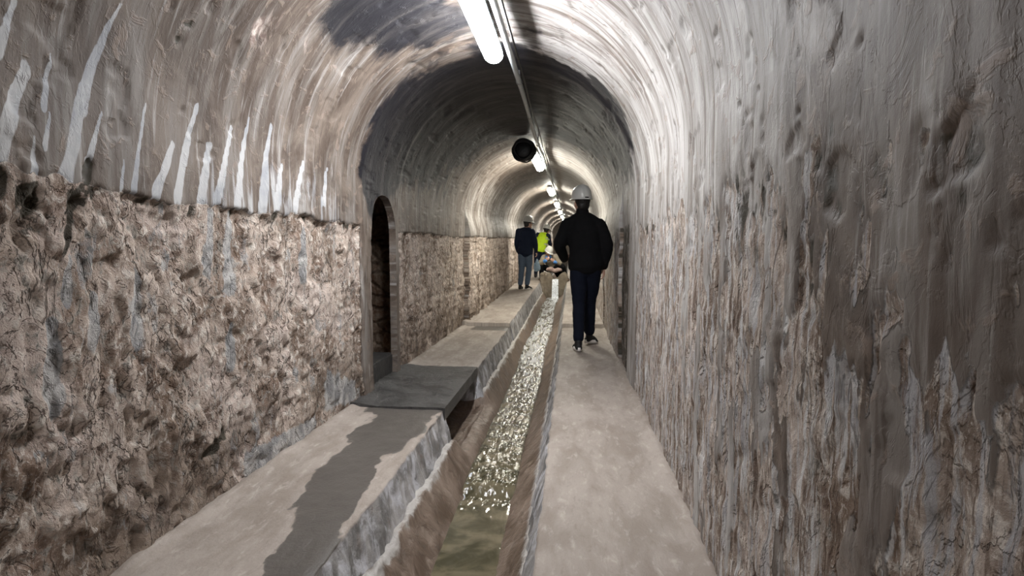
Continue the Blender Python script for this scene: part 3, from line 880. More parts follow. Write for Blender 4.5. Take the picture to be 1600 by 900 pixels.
# ------------------------------------------------------------------ people
def loft(bm, pts, ra, rb, adir=(1, 0, 0), n=16):
    pts = [Vector(p) for p in pts]; adir = Vector(adir)
    if not isinstance(ra, (list, tuple)): ra = [ra] * len(pts)
    if not isinstance(rb, (list, tuple)): rb = [rb] * len(pts)
    # smooth the path and radii (Catmull-Rom) for organic limbs
    def cr(p0, p1, p2, p3, t):
        return 0.5 * ((2 * p1) + (p2 - p0) * t + (2 * p0 - 5 * p1 + 4 * p2 - p3) * t * t + (-p0 + 3 * p1 - 3 * p2 + p3) * t ** 3)
    P = []; A = []; B = []
    m = len(pts)
    for i in range(m - 1):
        q = [pts[max(i - 1, 0)], pts[i], pts[i + 1], pts[min(i + 2, m - 1)]]
        a = [ra[max(i - 1, 0)], ra[i], ra[i + 1], ra[min(i + 2, m - 1)]]
        b = [rb[max(i - 1, 0)], rb[i], rb[i + 1], rb[min(i + 2, m - 1)]]
        for t in (0, 0.25, 0.5, 0.75):
            P.append(cr(*q, t)); A.append(cr(*a, t)); B.append(cr(*b, t))
    P.append(pts[-1]); A.append(ra[-1]); B.append(rb[-1])
    rings = []
    m = len(P)
    T = [(P[min(i + 1, m - 1)] - P[max(i - 1, 0)]).normalized() for i in range(m)]
    seq = []
    r0 = min(A[0], B[0]); r1 = min(A[-1], B[-1])
    for s in (0.35, 0.75): seq.append((P[0] - T[0] * r0 * math.sqrt(1 - s * s) * 0.7, T[0], A[0] * s, B[0] * s))
    for i in range(m): seq.append((P[i], T[i], A[i], B[i]))
    for s in (0.75, 0.35): seq.append((P[-1] + T[-1] * r1 * math.sqrt(1 - s * s) * 0.7, T[-1], A[-1] * s, B[-1] * s))
    for p, t, a, b in seq:
        u = adir - t * adir.dot(t)
        if u.length < 1e-3: u = Vector((0, 1, 0)) - t * t.y
        u.normalize(); w = t.cross(u)
        rings.append([bm.verts.new(p + u * math.cos(2 * PI * k / n) * a + w * math.sin(2 * PI * k / n) * b) for k in range(n)])
    for R1, R2 in zip(rings[:-1], rings[1:]):
        for k in range(n): bm.faces.new((R1[k], R1[(k + 1) % n], R2[(k + 1) % n], R2[k]))
    bm.faces.new(rings[0]); bm.faces.new(rings[-1])
    return bm


def ellip(bm, c, r, rot=None, seg=20):
    res = bmesh.ops.create_uvsphere(bm, u_segments=seg, v_segments=max(8, seg // 2 + 2), radius=1.0)
    M4 = Matrix.Translation(c) @ (rot.to_4x4() if rot else Matrix.Identity(4)) @ Matrix.Diagonal((r[0], r[1], r[2], 1))
    bmesh.ops.transform(bm, matrix=M4, verts=res['verts'])


def fuse(name, bm, mat, parent, voxel=0.012, smooth=4, wrinkle=0.0, wsc=9.0, mats=None):
    bmesh.ops.recalc_face_normals(bm, faces=bm.faces[:])
    me = bpy.data.meshes.new('tmp'); bm.to_mesh(me); bm.free()
    o = bpy.data.objects.new('tmp', me); COL.objects.link(o)
    r = o.modifiers.new('r', 'REMESH'); r.mode = 'VOXEL'; r.voxel_size = voxel
    if smooth:
        s = o.modifiers.new('s', 'SMOOTH'); s.iterations = smooth; s.factor = 0.5
    dg = bpy.context.evaluated_depsgraph_get(); dg.update()
    nm = bpy.data.meshes.new_from_object(o.evaluated_get(dg))
    bpy.data.objects.remove(o); bpy.data.meshes.remove(me)
    nm.name = name
    if wrinkle:
        n = len(nm.vertices); co = np.zeros(n * 3, np.float32); nm.vertices.foreach_get('co', co); co = co.reshape(-1, 3)
        no = np.zeros(n * 3, np.float32); nm.vertices.foreach_get('normal', no); no = no.reshape(-1, 3)
        w = fbm(co[:, 2] * wsc + co[:, 0] * 3, co[:, 0] * wsc * 0.5 + co[:, 1] * 4, 3, 5) - 0.5
        w += 0.6 * (fbm(co[:, 2] * wsc * 2.5 + co[:, 1] * 5, co[:, 0] * 6, 2, 8) - 0.5)
        co = co + no * (w * wrinkle)[:, None]
        nm.vertices.foreach_set('co', co.ravel())
    nm.polygons.foreach_set('use_smooth', [True] * len(nm.polygons))
    return link(name, nm, mat, parent)


M['skin'] = plain('skin', (0.55, 0.33, 0.25), 0.5, 0.1, 30)
M['hair'] = plain('dark_hair', (0.012, 0.010, 0.009), 0.5, 0.3, 80, 0.4, 0.004)
M['helmet'] = plain('white_helmet_shell', (0.66, 0.66, 0.63), 0.3, 0.05, 8, 0.5)
M['helmet_grey'] = plain('grey_helmet_shell', (0.40, 0.40, 0.39), 0.35, 0.05, 8, 0.5)
M['black_cloth'] = plain('black_cloth', (0.006, 0.006, 0.007), 0.85, 0.3, 25, 0.15)
M['navy_jean'] = plain('dark_navy_denim', (0.006, 0.008, 0.017), 0.85, 0.25, 40, 0.15)
M['navy_cloth'] = plain('navy_jacket_cloth', (0.010, 0.016, 0.036), 0.8, 0.25, 25, 0.2)
M['blue_jean'] = plain('faded_blue_denim', (0.085, 0.12, 0.175), 0.85, 0.25, 40, 0.2)
M['khaki'] = plain('khaki_cloth', (0.27, 0.235, 0.18), 0.85, 0.25, 25, 0.2)
M['brown_cloth'] = plain('brown_cloth', (0.14, 0.085, 0.075), 0.85, 0.25, 25, 0.2)
M['blue'] = plain('bright_blue_cloth', (0.10, 0.30, 0.72), 0.7, 0.2, 25, 0.3)
M['rubber'] = plain('black_rubber_boot', (0.012, 0.012, 0.014), 0.4, 0.2, 25, 0.5)
M['shoe'] = plain('black_shoe', (0.015, 0.015, 0.016), 0.6, 0.2, 30, 0.3)
M['sole'] = plain('white_rubber_sole', (0.78, 0.75, 0.72), 0.6, 0.2, 30, 0.3)
M['eye'] = plain('dark_eye', (0.02, 0.015, 0.01), 0.2)
M['lip'] = plain('lips', (0.40, 0.17, 0.14), 0.5)
M['glass'] = plain('dark_spectacle_frame', (0.02, 0.02, 0.02), 0.3)
M['vest'] = plain('fluorescent_yellow_vest', (0.62, 0.90, 0.03), 0.7, 0.12, 20, 0.3)
M['reflect'] = plain('silver_reflective_tape', (0.50, 0.56, 0.40), 0.35, 0.15, 60, 0.5)
M['bag'] = plain('pale_blue_plastic', (0.30, 0.42, 0.52), 0.45, 0.25, 18, 0.5)


def head_geo(bm, c, R):
    """head centred at c with rotation matrix R; face looks along local +y."""
    c = Vector(c)
    L = lambda x, y, z: c + R @ Vector((x, y, z))
    ellip(bm, L(0, -0.012, 0.035), (0.076, 0.096, 0.090), R)          # skull
    ellip(bm, L(0, 0.022, -0.035), (0.060, 0.068, 0.080), R)          # face and jaw
    ellip(bm, L(0, 0.070, -0.092), (0.026, 0.022, 0.020), R)          # chin
    loft(bm, [L(0, 0.086, 0.012), L(0, 0.103, -0.018), L(0, 0.108, -0.030)], [0.008, 0.012, 0.015], [0.010, 0.012, 0.010], R @ Vector((1, 0, 0)), 8)
    ellip(bm, L(0, 0.080, -0.062), (0.026, 0.014, 0.012), R)          # mouth area
    for s in (-1, 1):
        ellip(bm, L(s * 0.078, -0.004, -0.012), (0.010, 0.020, 0.032), R)   # ears
        ellip(bm, L(s * 0.032, 0.078, 0.020), (0.020, 0.012, 0.008), R)     # brow
        ellip(bm, L(s * 0.046, 0.052, -0.030), (0.022, 0.022, 0.022), R)    # cheek


def face_parts(c, R, root):
    c = Vector(c)
    for s in (-1, 1):
        bm = bmesh.new(); ellip(bm, c + R @ Vector((s * 0.030, 0.080, 0.004)), (0.011, 0.007, 0.007), R, 12)
        from_bm('eye', bm, M['eye'], root)
    bm = bmesh.new(); ellip(bm, c + R @ Vector((0, 0.0915, -0.062)), (0.022, 0.005, 0.006), R, 12)
    from_bm('mouth', bm, M['lip'], root)


def hand_geo(bm, wrist, direc, palm_n, side, curl=0.5, sc=1.0):
    """palm + four curled fingers + side thumb. direc: towards fingertips, palm_n: palm facing, side: thumb direction."""
    w = Vector(wrist); d = Vector(direc).normalized(); n = Vector(palm_n); n = (n - d * n.dot(d)).normalized(); s = Vector(side); s = (s - d * s.dot(d) - n * s.dot(n)).normalized()
    loft(bm, [w - d * 0.02 * sc, w + d * 0.02 * sc, w + d * 0.055 * sc, w + d * 0.09 * sc], [0.025 * sc, 0.032 * sc, 0.041 * sc, 0.040 * sc], [0.019 * sc, 0.017 * sc, 0.016 * sc, 0.013 * sc], s, 12)
    for i, (off, ln) in enumerate(((0.030, 0.072), (0.010, 0.080), (-0.011, 0.074), (-0.031, 0.058))):
        ln *= sc
        p = w + d * 0.085 * sc + s * off * sc
        pts = [p]; ang = 0.15
        dd = d.copy()
        for seg, f in enumerate((0.42, 0.32, 0.26)):
            ang += curl * (0.55 if seg == 0 else 0.75)
            dd = (d * math.cos(ang) + n * math.sin(ang))
            pts.append(pts[-1] + dd * ln * f)
        loft(bm, pts, [0.0095 * sc, 0.009 * sc, 0.008 * sc, 0.0068 * sc], [0.0095 * sc, 0.009 * sc, 0.008 * sc, 0.0068 * sc], s, 8)
    p = w + d * 0.025 * sc + s * 0.024 * sc
    pts = [p, p + (s * 0.7 + d * 0.6 + n * 0.3).normalized() * 0.034 * sc]
    pts.append(pts[-1] + (s * 0.3 + d * 0.85 + n * 0.4).normalized() * 0.028 * sc)
    pts.append(pts[-1] + (d * 0.85 + n * 0.6 - s * 0.1).normalized() * 0.022 * sc)
    loft(bm, pts, [0.014 * sc, 0.011 * sc, 0.010 * sc, 0.0075 * sc], [0.014 * sc, 0.011 * sc, 0.010 * sc, 0.0075 * sc], n, 8)


def foot_geo(bm, ankle, toe, w=0.042):
    a = Vector(ankle); t = Vector(toe); d = (t - a); d.z = 0; d.normalize()
    z = min(a.z, t.z)
    heel = a - d * 0.045; heel.z = t.z + 0.035 + (a.z - t.z - 0.09) * 0.9
    mid = a * 0.45 + t * 0.55; mid.z = t.z + 0.035 + (a.z - t.z - 0.09) * 0.3
    tt = Vector((t.x, t.y, t.z + 0.024))
    sd = Vector((-d.y, d.x, 0))
    loft(bm, [heel, a * 0.7 + t * 0.3 + Vector((0, 0, 0)) - Vector((0, 0, (a.z - heel.z) * 0.35)), mid, tt - d * 0.03], [w * 0.8, w * 0.9, w * 1.15, w * 0.95], [0.036, 0.045, 0.032, 0.022], sd, 12)


def helmet(root, c, R, mat, lab=None, mark=True):
    """hard hat: ridged dome, brim with peak (+y), rear adjuster mark."""
    c = Vector(c)
    bm = bmesh.new()
    nu, nv = 48, 16
    vs = []
    for j in range(nv + 1):
        ph = j / nv * PI / 2
        row = []
        for i in range(nu):
            th = 2 * PI * i / nu
            rx, ry = 0.112, 0.136
            x = rx * math.cos(th) * math.cos(ph) ** 0.75; y = ry * math.sin(th) * math.cos(ph) ** 0.75
            z = 0.135 * math.sin(ph)
            ridge = 0.010 * math.exp(-(x / 0.016) ** 2) * math.sin(min(ph * 1.6, PI / 2)) + 0.006 * (math.exp(-((abs(x) - 0.045) / 0.010) ** 2)) * math.sin(ph)
            row.append(bm.verts.new(c + R @ Vector((x, y, z + ridge + 0.0))))
        vs.append(row)
    # brim ring outward and down, longer at the front
    brim = []
    for kq, (o, dz) in enumerate(((0.0, -0.020), (0.016, -0.026), (0.018, -0.031), (0.0, -0.028), (-0.006, -0.0))):
        row = []
        for i in range(nu):
            th = 2 * PI * i / nu
            f = max(0, math.sin(th)) ** 2
            e = o * (1 + 2.6 * f) if o > 0 else o
            row.append(bm.verts.new(c + R @ Vector(((0.112 + e * 0.8) * math.cos(th), (0.136 + e) * math.sin(th), dz - 0.012 * f * (1 if o > 0 else 0)))))
        brim.append(row)
    chain = [list(reversed(vs))[0]] if False else []
    rows = vs[::-1] + brim
    for A, B in zip(rows[:-1], rows[1:]):
        for i in range(nu): bm.faces.new((A[i], A[(i + 1) % nu], B[(i + 1) % nu], B[i]))
    bmesh.ops.remove_doubles(bm, verts=bm.verts[:], dist=0.0006)
    h = from_bm('hard_hat', bm, mat, root)
    if lab: h['label'] = lab
    if mark:
        bm = bmesh.new(); rbox(bm, -0.022, 0.022, -0.1405, -0.1345, -0.016, -0.002, 0.001, 1)
        bmesh.ops.transform(bm, matrix=Matrix.Translation(c) @ R.to_4x4(), verts=bm.verts[:])
        from_bm('adjuster', bm, M['glass'], h, False)
    return h


def shoe(root, ankle, toe, mat, solemat):
    bm = bmesh.new(); foot_geo(bm, ankle, toe, 0.048)
    a = Vector(ankle)
    loft(bm, [a - Vector((0, 0, 0.03)), a + Vector((0, 0, 0.02))], [0.045, 0.042], [0.050, 0.046])
    s = fuse('shoe', bm, mat, root, 0.009, 3)
    t = Vector(toe); d = (t - a); lift = (a.z - t.z - 0.09) * 0.9; d.z = 0; d.normalize(); sd = Vector((-d.y, d.x, 0))
    heel = a - d * 0.075; ln = (Vector((t.x, t.y, 0)) - Vector((heel.x, heel.y, 0))).length
    bm = bmesh.new()
    top = []; bot = []
    for i in range(32):
        th = 2 * PI * i / 32
        f = 0.5 + 0.5 * math.cos(th)
        wd = 0.040 + 0.012 * sstep(0.4, 0.75, f)
        lp = heel + d * (ln * f); z = t.z + max(0, lift) * (1 - f)
        p = lp + sd * (math.sin(th) * wd * 1.0); p.z = z
        bot.append(bm.verts.new(p)); top.append(bm.verts.new(p + Vector((0, 0, 0.042))))
    bm.faces.new(bot); bm.faces.new(top)
    for i in range(32): bm.faces.new((bot[i], bot[(i + 1) % 32], top[(i + 1) % 32], top[i]))
    from_bm('sole', bm, solemat, s)
    return s


def rotz(a): return Matrix.Rotation(a, 3, 'Z')


def body_mesh(root, J, voxel=0.008):
    """J: joints dict in local metres. One continuous skin-coloured surface."""
    bm = bmesh.new()
    sx = (J['shR'] - J['shL']).normalized()
    loft(bm, [J['pel'], J['waist'], J['chest'], J['neck'] - Vector((0, 0, 0.05))], [0.145, 0.125, 0.155, 0.10], [0.095, 0.085, 0.105, 0.07], sx)
    hc = J['head']
    loft(bm, [J['neck'] - Vector((0, 0, 0.05)), J['neck'] + Vector((0, 0, 0.02)), hc - Vector((0, 0, 0.06))], [0.062, 0.054, 0.056], [0.062, 0.054, 0.056], sx)
    head_geo(bm, hc, J['R'])
    for s in 'LR':
        loft(bm, [J['sh' + s], (J['sh' + s] + J['el' + s]) / 2, J['el' + s], (J['el' + s] * 0.6 + J['wr' + s] * 0.4), J['wr' + s]], [0.052, 0.046, 0.038, 0.039, 0.026], [0.052, 0.046, 0.038, 0.036, 0.022], (0, 1, 0), 12)
        hd = J.get('hd' + s, (J['wr' + s] - J['el' + s]).normalized())
        hand_geo(bm, J['wr' + s], hd, J.get('pn' + s, Vector((1 if s == 'L' else -1, 0, 0))), J.get('th' + s, Vector((0, 1, 0))), J.get('curl', 0.5))
        loft(bm, [J['hip' + s], (J['hip' + s] + J['kn' + s]) / 2, J['kn' + s], J['kn' + s] * 0.65 + J['an' + s] * 0.35, J['an' + s]], [0.082, 0.074, 0.052, 0.052, 0.034], [0.088, 0.076, 0.055, 0.056, 0.036], sx, 14)
        foot_geo(bm, J['an' + s], J['to' + s], 0.038)
    return fuse('body', bm, M['skin'], root, voxel, 2)


def jacket(root, J, mat, name='jacket', w=1.0, hem=0.0, sleeve=True, voxel=0.012, fat=0.0, wrinkle=0.012):
    bm = bmesh.new()
    sx = (J['shR'] - J['shL']).normalized(); up = Vector((0, 0, 1))
    ax = (J['neck'] - J['pel']).normalized()
    sh = (J['shL'] + J['shR']) / 2
    hw = (J['shR'] - J['shL']).length / 2
    loft(bm, [J['pel'] - ax * hem, J['pel'] * 0.7 + J['waist'] * 0.3, J['waist'], J['chest'], sh - ax * 0.03, J['neck'] - ax * 0.035, J['neck'] - ax * 0.0],
         [0.185 * w, 0.187 * w, 0.172 * w, 0.18 * w, hw * 0.92, 0.115, 0.072], [0.125 * w + fat, 0.125 * w + fat, 0.118 * w + fat, 0.130 * w + fat, 0.105 * w, 0.082, 0.066], sx, 24)
    for s in 'LR':
        nk = J['neck'] - ax * 0.015
        loft(bm, [nk, nk.lerp(J['sh' + s], 0.5) + ax * 0.004, J['sh' + s] + ax * 0.0], [0.060, 0.066, 0.060], [0.055, 0.058, 0.058], (0, 1, 0), 16)
    if sleeve:
        for s in 'LR':
            wr = J['wr' + s]; el = J['el' + s]; shd = J['sh' + s]
            loft(bm, [shd * 0.85 + sh * 0.15, shd, (shd + el) / 2, el, el * 0.5 + wr * 0.5, wr], [0.066, 0.072, 0.069 * w, 0.064 * w, 0.056 * w, 0.045], [0.070, 0.074, 0.071 * w, 0.066 * w, 0.058 * w, 0.045], (0, 1, 0), 16)
    return fuse(name, bm, mat, root, voxel, 5, wrinkle, 9)


def trousers(root, J, mat, w=1.0, voxel=0.012, cuff=0.0, top=0.04, low=1.0):
    bm = bmesh.new()
    sx = (J['shR'] - J['shL']).normalized()
    for s in 'LR':
        h, kn, an = J['hip' + s], J['kn' + s], J['an' + s]
        loft(bm, [h, h * 0.5 + kn * 0.5, kn, kn * 0.6 + an * 0.4, an + (kn - an).normalized() * (0.035 + cuff)],
             [0.098 * w, 0.092 * w, 0.072 * w, 0.068 * w, 0.058 * low], [0.104 * w, 0.096 * w, 0.074 * w, 0.071 * w, 0.060 * low], sx, 18)
    loft(bm, [(J['hipL'] + J['hipR']) / 2 - Vector((0, 0, 0.03)), J['pel'], J['pel'] * 0.6 + J['waist'] * 0.4], [0.15 * w, 0.172 * w, 0.150], [0.11, 0.118, 0.10], sx, 20)
    return fuse('trousers', bm, mat, root, voxel, 5, 0.012, 10)


def hair(root, hc, R, mat):
    bm = bmesh.new(); c = Vector(hc)
    ellip(bm, c + R @ Vector((0, -0.026, 0.030)), (0.088, 0.097, 0.094), R)
    ellip(bm, c + R @ Vector((0, -0.052, -0.032)), (0.074, 0.058, 0.066), R)
    return fuse('hair', bm, mat, root, 0.010, 2, 0.006, 60)


V = Vector


def person_walker():
    root = thing('person', (0.135, 6.28, 0.0), 'large person in black jacket and white helmet walking away on right walkway', 'person')
    R = rotz(math.radians(24))
    J = dict(pel=V((0.035, 0, 0.98)), waist=V((0.03, 0.0, 1.10)), chest=V((0.01, 0.005, 1.34)), neck=V((-0.015, 0.02, 1.555)), head=V((-0.025, 0.04, 1.665)), R=R,
             shL=V((-0.185, 0.0, 1.425)), shR=V((0.185, 0.0, 1.415)), elL=V((-0.272, -0.005, 1.19)), elR=V((0.262, -0.03, 1.18)),
             wrL=V((-0.215, 0.19, 1.02)), wrR=V((0.235, 0.03, 0.93)), hipL=V((-0.055, 0, 0.93)), hipR=V((0.115, 0, 0.93)),
             knL=V((-0.045, -0.05, 0.52)), knR=V((0.085, 0.14, 0.52)), anL=V((-0.050, -0.20, 0.10)), anR=V((0.085, 0.26, 0.115)),
             toL=V((-0.075, -0.03, 0.0)), toR=V((0.185, 0.37, 0.0)), hdR=V((0.0, 0.1, -1)), pnR=V((-1, 0, 0)), thR=V((0, 1, 0)),
             hdL=V((0.2, 1, 0.1)), pnL=V((1, 0, -.3)), thL=V((0, 0, 1)))
    body_mesh(root, J, 0.008)
    face_parts(J['head'], R, root)
    trousers(root, J, M['navy_jean'], 1.02)
    jacket(root, J, M['black_cloth'], w=1.12, hem=0.05)
    bm = bmesh.new(); loft(bm, [J['neck'] - V((0, 0.0, 0.045)), J['neck'] + V((0, 0, 0.035))], [0.085, 0.070], [0.082, 0.068]); fuse('collar', bm, M['black_cloth'], root, 0.01, 2)
    hair(root, J['head'], R, M['hair'])
    helmet(root, J['head'] + V((0.0, -0.005, 0.068)), R @ Matrix.Rotation(math.radians(2), 3, 'X'), M['helmet'])
    shoe(root, J['anL'], J['toL'], M['shoe'], M['sole']); shoe(root, J['anR'], J['toR'], M['shoe'], M['sole'])


def person_navy():
    root = thing('person', (-1.125, 13.35, 0.142), 'person in navy jacket, faded jeans and grey helmet standing on left walkway', 'person')
    R = rotz(math.radians(-58))
    J = dict(pel=V((0.0, 0, 0.93)), waist=V((0.0, 0.0, 1.05)), chest=V((-0.01, 0.01, 1.30)), neck=V((0.03, 0.02, 1.50)), head=V((0.065, 0.035, 1.61)), R=R,
             shL=V((-0.17, 0.02, 1.43)), shR=V((0.17, -0.01, 1.42)), elL=V((-0.215, 0.02, 1.14)), elR=V((0.235, 0.01, 1.14)),
             wrL=V((-0.19, 0.12, 0.92)), wrR=V((0.26, 0.12, 0.92)), hipL=V((-0.085, 0, 0.89)), hipR=V((0.085, 0, 0.89)),
             knL=V((-0.095, 0.03, 0.49)), knR=V((0.085, 0.03, 0.49)), anL=V((-0.13, 0.0, 0.09)), anR=V((0.04, -0.03, 0.09)),
             toL=V((-0.10, 0.17, 0.0)), toR=V((0.17, 0.06, 0.0)))
    body_mesh(root, J, 0.010)
    face_parts(J['head'], R, root)
    trousers(root, J, M['blue_jean'], 1.0)
    jacket(root, J, M['navy_cloth'], w=1.05, hem=0.06)
    hair(root, J['head'], R, M['hair'])
    helmet(root, J['head'] + V((0, 0, 0.066)), R @ Matrix.Rotation(math.radians(-6), 3, 'X'), M['helmet_grey'], 'grey hard hat', False)
    bm = bmesh.new()
    for s in (-1, 1):
        c = J['head'] + R @ V((s * 0.031, 0.093, 0.004))
        tube(bm, [c + R @ V((0.024 * math.cos(a), 0, 0.018 * math.sin(a))) for a in np.linspace(0, 2 * PI, 16)], 0.0022, 6, False)
        tube(bm, [J['head'] + R @ V((s * 0.055, 0.092, 0.008)), J['head'] + R @ V((s * 0.082, 0.0, 0.006))], 0.0022, 6)
    from_bm('spectacles', bm, M['glass'], root)
    shoe(root, J['anL'], J['toL'], M['shoe'], M['shoe']); shoe(root, J['anR'], J['toR'], M['shoe'], M['sole'])
    # plastic bag held in the right hand
    bm = bmesh.new()
    c = V((-1.125 + 0.275, 13.35 + 0.17, 0.142 + 0.57))
    loft(bm, [c - V((0, 0, 0.11)), c - V((0, 0, 0.06)), c + V((0, 0, 0.05)), c + V((0, 0, 0.11)), c + V((0, 0, 0.17))], [0.075, 0.085, 0.07, 0.04, 0.014], [0.04, 0.05, 0.04, 0.02, 0.010], (1, 0, 0), 16)
    b = fuse('plastic_bag', bm, M['bag'], None, 0.008, 2, 0.02, 22)
    tag(b, 'pale blue plastic bag hanging from the hand of the navy-jacketed person', 'bag')


def person_vest():
    root = thing('person', (-1.02, 17.5, float(floor_z(17.5))), 'person in fluorescent yellow vest and white helmet stooping beyond the crouching person', 'person')
    R = rotz(math.radians(-35)) @ Matrix.Rotation(math.radians(-18), 3, 'X')
    J = dict(pel=V((0.0, 0, 0.90)), waist=V((0.02, 0.02, 1.02)), chest=V((0.09, 0.09, 1.24)), neck=V((0.17, 0.16, 1.42)), head=V((0.225, 0.215, 1.51)), R=R,
             shL=V((-0.06, 0.12, 1.38)), shR=V((0.27, 0.09, 1.34)), elL=V((-0.15, 0.2, 1.12)), elR=V((0.33, 0.14, 1.08)),
             wrL=V((-0.05, 0.38, 1.0)), wrR=V((0.34, 0.34, 1.04)), hipL=V((-0.085, 0, 0.86)), hipR=V((0.085, 0, 0.86)),
             knL=V((-0.10, 0.03, 0.47)), knR=V((0.09, 0.05, 0.47)), anL=V((-0.12, -0.02, 0.09)), anR=V((0.07, 0.0, 0.09)),
             toL=V((-0.13, 0.15, 0.0)), toR=V((0.10, 0.17, 0.0)))
    body_mesh(root, J, 0.011)
    face_parts(J['head'], R, root)
    trousers(root, J, M['navy_cloth'], 1.0)
    jacket(root, J, M['navy_cloth'], w=1.0, hem=0.05)
    v = jacket(root, J, M['vest'], name='safety_vest', w=1.12, hem=0.02, sleeve=False, fat=0.008, wrinkle=0.008)
    for t in (0.30, 0.62):
        bm = bmesh.new(); c = J['pel'].lerp(J['neck'], t); ax = (J['neck'] - J['pel']).normalized(); sx = (J['shR'] - J['shL']).normalized(); w2 = ax.cross(sx)
        ra, rb = (0.208, 0.148) if t < 0.5 else (0.217, 0.158)
        A = []; B = []
        for i in range(40):
            th = 2 * PI * i / 40; o = sx * math.cos(th) * ra + w2 * math.sin(th) * rb
            A.append(bm.verts.new(c + o - ax * 0.024)); B.append(bm.verts.new(c + o + ax * 0.024))
        for i in range(40): bm.faces.new((A[i], A[(i + 1) % 40], B[(i + 1) % 40], B[i]))
        from_bm('reflective_band', bm, M['reflect'], v)
    hair(root, J['head'], R, M['hair'])
    helmet(root, J['head'] + V((0, 0.01, 0.064)), R, M['helmet'], None, False)
    for s in 'LR':
        bm = bmesh.new(); a = J['an' + s]
        foot_geo(bm, a, J['to' + s], 0.052)
        loft(bm, [a - V((0, 0, 0.04)), a * 0.6 + J['kn' + s] * 0.4, a * 0.25 + J['kn' + s] * 0.75], [0.055, 0.066, 0.078], [0.06, 0.07, 0.082], (1, 0, 0))
        fuse('boot', bm, M['rubber'], root, 0.011, 3)


def person_crouching():
    root = thing('person', (-0.66, 16.35, 0.19), 'person in khaki jacket and white helmet crouching astride the channel', 'person')
    R = rotz(math.radians(180 + 28)) @ Matrix.Rotation(math.radians(-24), 3, 'X') @ Matrix.Rotation(math.radians(-10), 3, 'Y')
    J = dict(pel=V((0.06, 0.22, 0.36)), waist=V((0.05, 0.20, 0.46)), chest=V((0.02, 0.08, 0.64)), neck=V((-0.02, 0.0, 0.77)), head=V((-0.03, -0.05, 0.835)), R=R,
             shL=V((0.18, 0.03, 0.69)), shR=V((-0.17, 0.03, 0.70)), elL=V((0.33, -0.10, 0.50)), elR=V((-0.25, -0.10, 0.50)),
             wrL=V((0.16, -0.27, 0.56)), wrR=V((-0.09, -0.27, 0.60)), hipL=V((0.15, 0.2, 0.34)), hipR=V((-0.04, 0.2, 0.34)),
             knL=V((0.40, -0.12, 0.44)), knR=V((-0.24, -0.12, 0.43)), anL=V((0.52, 0.05, 0.09)), anR=V((-0.235, 0.02, 0.09)),
             toL=V((0.58, -0.12, 0.0)), toR=V((-0.27, -0.15, 0.0)), hdL=V((-0.7, -0.3, 0.6)), hdR=V((0.7, -0.3, 0.6)), pnL=V((0, 1, 0.3)), pnR=V((0, 1, 0.3)), thL=V((0, 0, 1)), thR=V((0, 0, 1)))
    body_mesh(root, J, 0.009)
    face_parts(J['head'], R, root)
    trousers(root, J, M['black_cloth'], 1.0)
    jacket(root, J, M['khaki'], w=1.0, hem=0.0)
    bm = bmesh.new(); loft(bm, [J['neck'] - V((0, -0.01, 0.06)), J['neck'] + V((-0.0, -0.01, -0.005))], [0.13, 0.085], [0.13, 0.09]); c = fuse('scarf', bm, M['blue'], root, 0.011, 2, 0.02, 20)
    c['label'] = 'bright blue scarf'
    for s in 'LR':
        bm = bmesh.new(); el, wr = J['el' + s], J['wr' + s]
        loft(bm, [wr.lerp(el, 0.3), wr.lerp(el, -0.02)], [0.053, 0.050], [0.053, 0.050]); fuse('cuff', bm, M['blue'], root, 0.009, 1)
    hair(root, J['head'], R, M['hair'])
    helmet(root, J['head'] + R @ V((0, 0, 0.064)), R, M['helmet'], None, False)
    for s in 'LR':
        bm = bmesh.new(); a = J['an' + s]
        foot_geo(bm, a, J['to' + s], 0.052)
        loft(bm, [a - V((0, 0, 0.04)), a * 0.6 + J['kn' + s] * 0.4], [0.055, 0.070], [0.06, 0.074], (1, 0, 0))
        fuse('boot', bm, M['rubber'], root, 0.011, 3)


person_walker(); person_navy(); person_vest(); person_crouching()

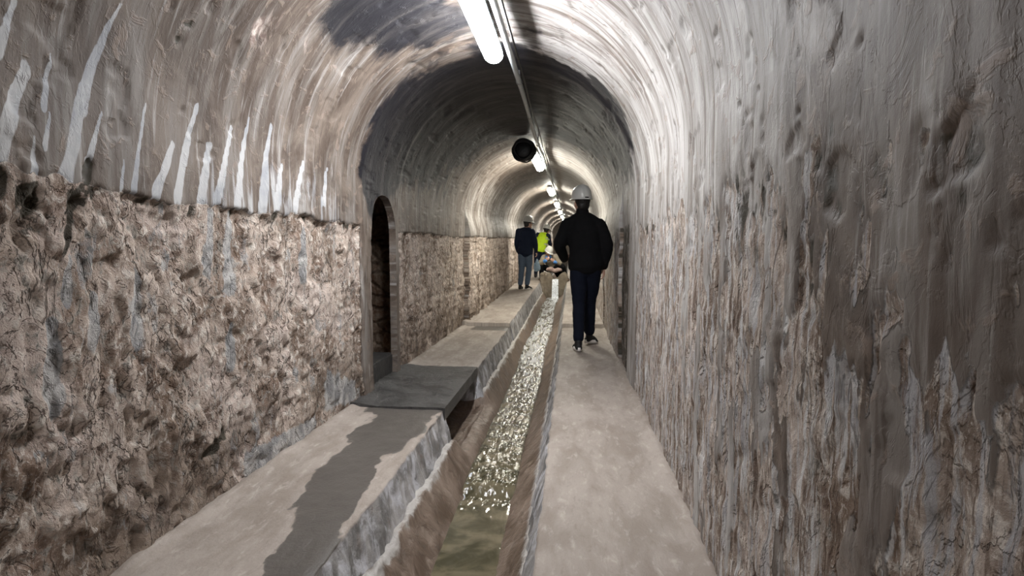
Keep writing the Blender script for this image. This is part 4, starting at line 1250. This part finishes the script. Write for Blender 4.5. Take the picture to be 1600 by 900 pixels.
# ------------------------------------------------------------------ sluice block where the water drops into the channel
def sluice():
    y0, y1 = 15.75, 16.02
    n, m = 60, 24
    a = np.linspace(-1, 1, n); t = np.linspace(0, 1, m)
    A = np.repeat(a[:, None], m, 1); T = np.repeat(t[None, :], n, 0)
    xc, hw = -0.50, 0.40
    X = xc + A * hw
    notch = np.exp(-((A - 0.10) / 0.30) ** 2)
    top = 0.43 - 0.19 * notch + 0.16 * (fbm(A * 3 + 4, T * 2, 3, 201) - 0.5) - 0.05 * np.abs(A) ** 8
    zlow = -0.55
    Z = zlow + (top - zlow) * np.minimum(1, T * 1.35)
    Y = y0 + 0.10 * T + 0.05 * (fbm(A * 5, T * 6, 3, 202) - 0.5) + (T > 0.74) * (y1 - y0) * (T - 0.74) / 0.26
    k = np.stack([X, Y, Z], -1)
    back = k.copy(); back[..., 1] = y1 + 0.02
    side = []
    for r in (0, -1):
        side.append((np.stack([A[r], A[r]], 0), np.stack([T[r], T[r]], 0), np.stack([k[r], back[r]], 0), {}))
    M['stone'] = plain('muddy_stone', (0.17, 0.14, 0.105), 0.55, 0.7, 7, 0.4, 0.03)
    o = grid_mesh('sluice_block', [(A, T, k, {}), (A, T, back, {})] + side, M['stone'])
    tag(o, 'muddy stone block with a notch letting water into the channel, before the crouching person', 'block')
    # water spilling through the notch
    a = np.linspace(-1, 1, 24); s = np.linspace(0, 1, 40)
    A = np.repeat(a[:, None], 40, 1); S = np.repeat(s[None, :], 24, 0)
    X = xc + 0.04 + A * (0.075 + 0.03 * S); Y = y1 - 0.02 - 0.62 * S; Zt = float(0.23)
    Z = Zt + 0.03 - (Zt + 0.36) * sstep(0.25, 0.85, S) + 0.02 * (fbm(A * 4, S * 9, 3, 203) - 0.5)
    w = grid_mesh('waterfall', [(Y, X, np.stack([X, Y, Z], -1), dict(a_foam_glint=S * 0 + 0.62, a_rip=S * 0 + 1))], M['water'])
    tag(w, 'small white spill of water pouring through the stone notch', 'water', kind='structure')


sluice()


def muddy_cloth():
    bm = bmesh.new()
    loft(bm, [(-0.70, 15.93, 0.53), (-0.60, 15.90, 0.55), (-0.50, 15.90, 0.50), (-0.40, 15.91, 0.52), (-0.31, 15.93, 0.53)], [0.06, 0.08, 0.085, 0.08, 0.06], [0.045, 0.07, 0.06, 0.068, 0.045], (0, 1, 0), 14)
    o = fuse('muddy_cloth', bm, plain('muddy_pink_cloth', (0.34, 0.25, 0.22), 0.8, 0.5, 14), None, 0.011, 2, 0.03, 20)
    tag(o, 'muddy pinkish cloth bundled on top of the notched stone block', 'cloth')


muddy_cloth()
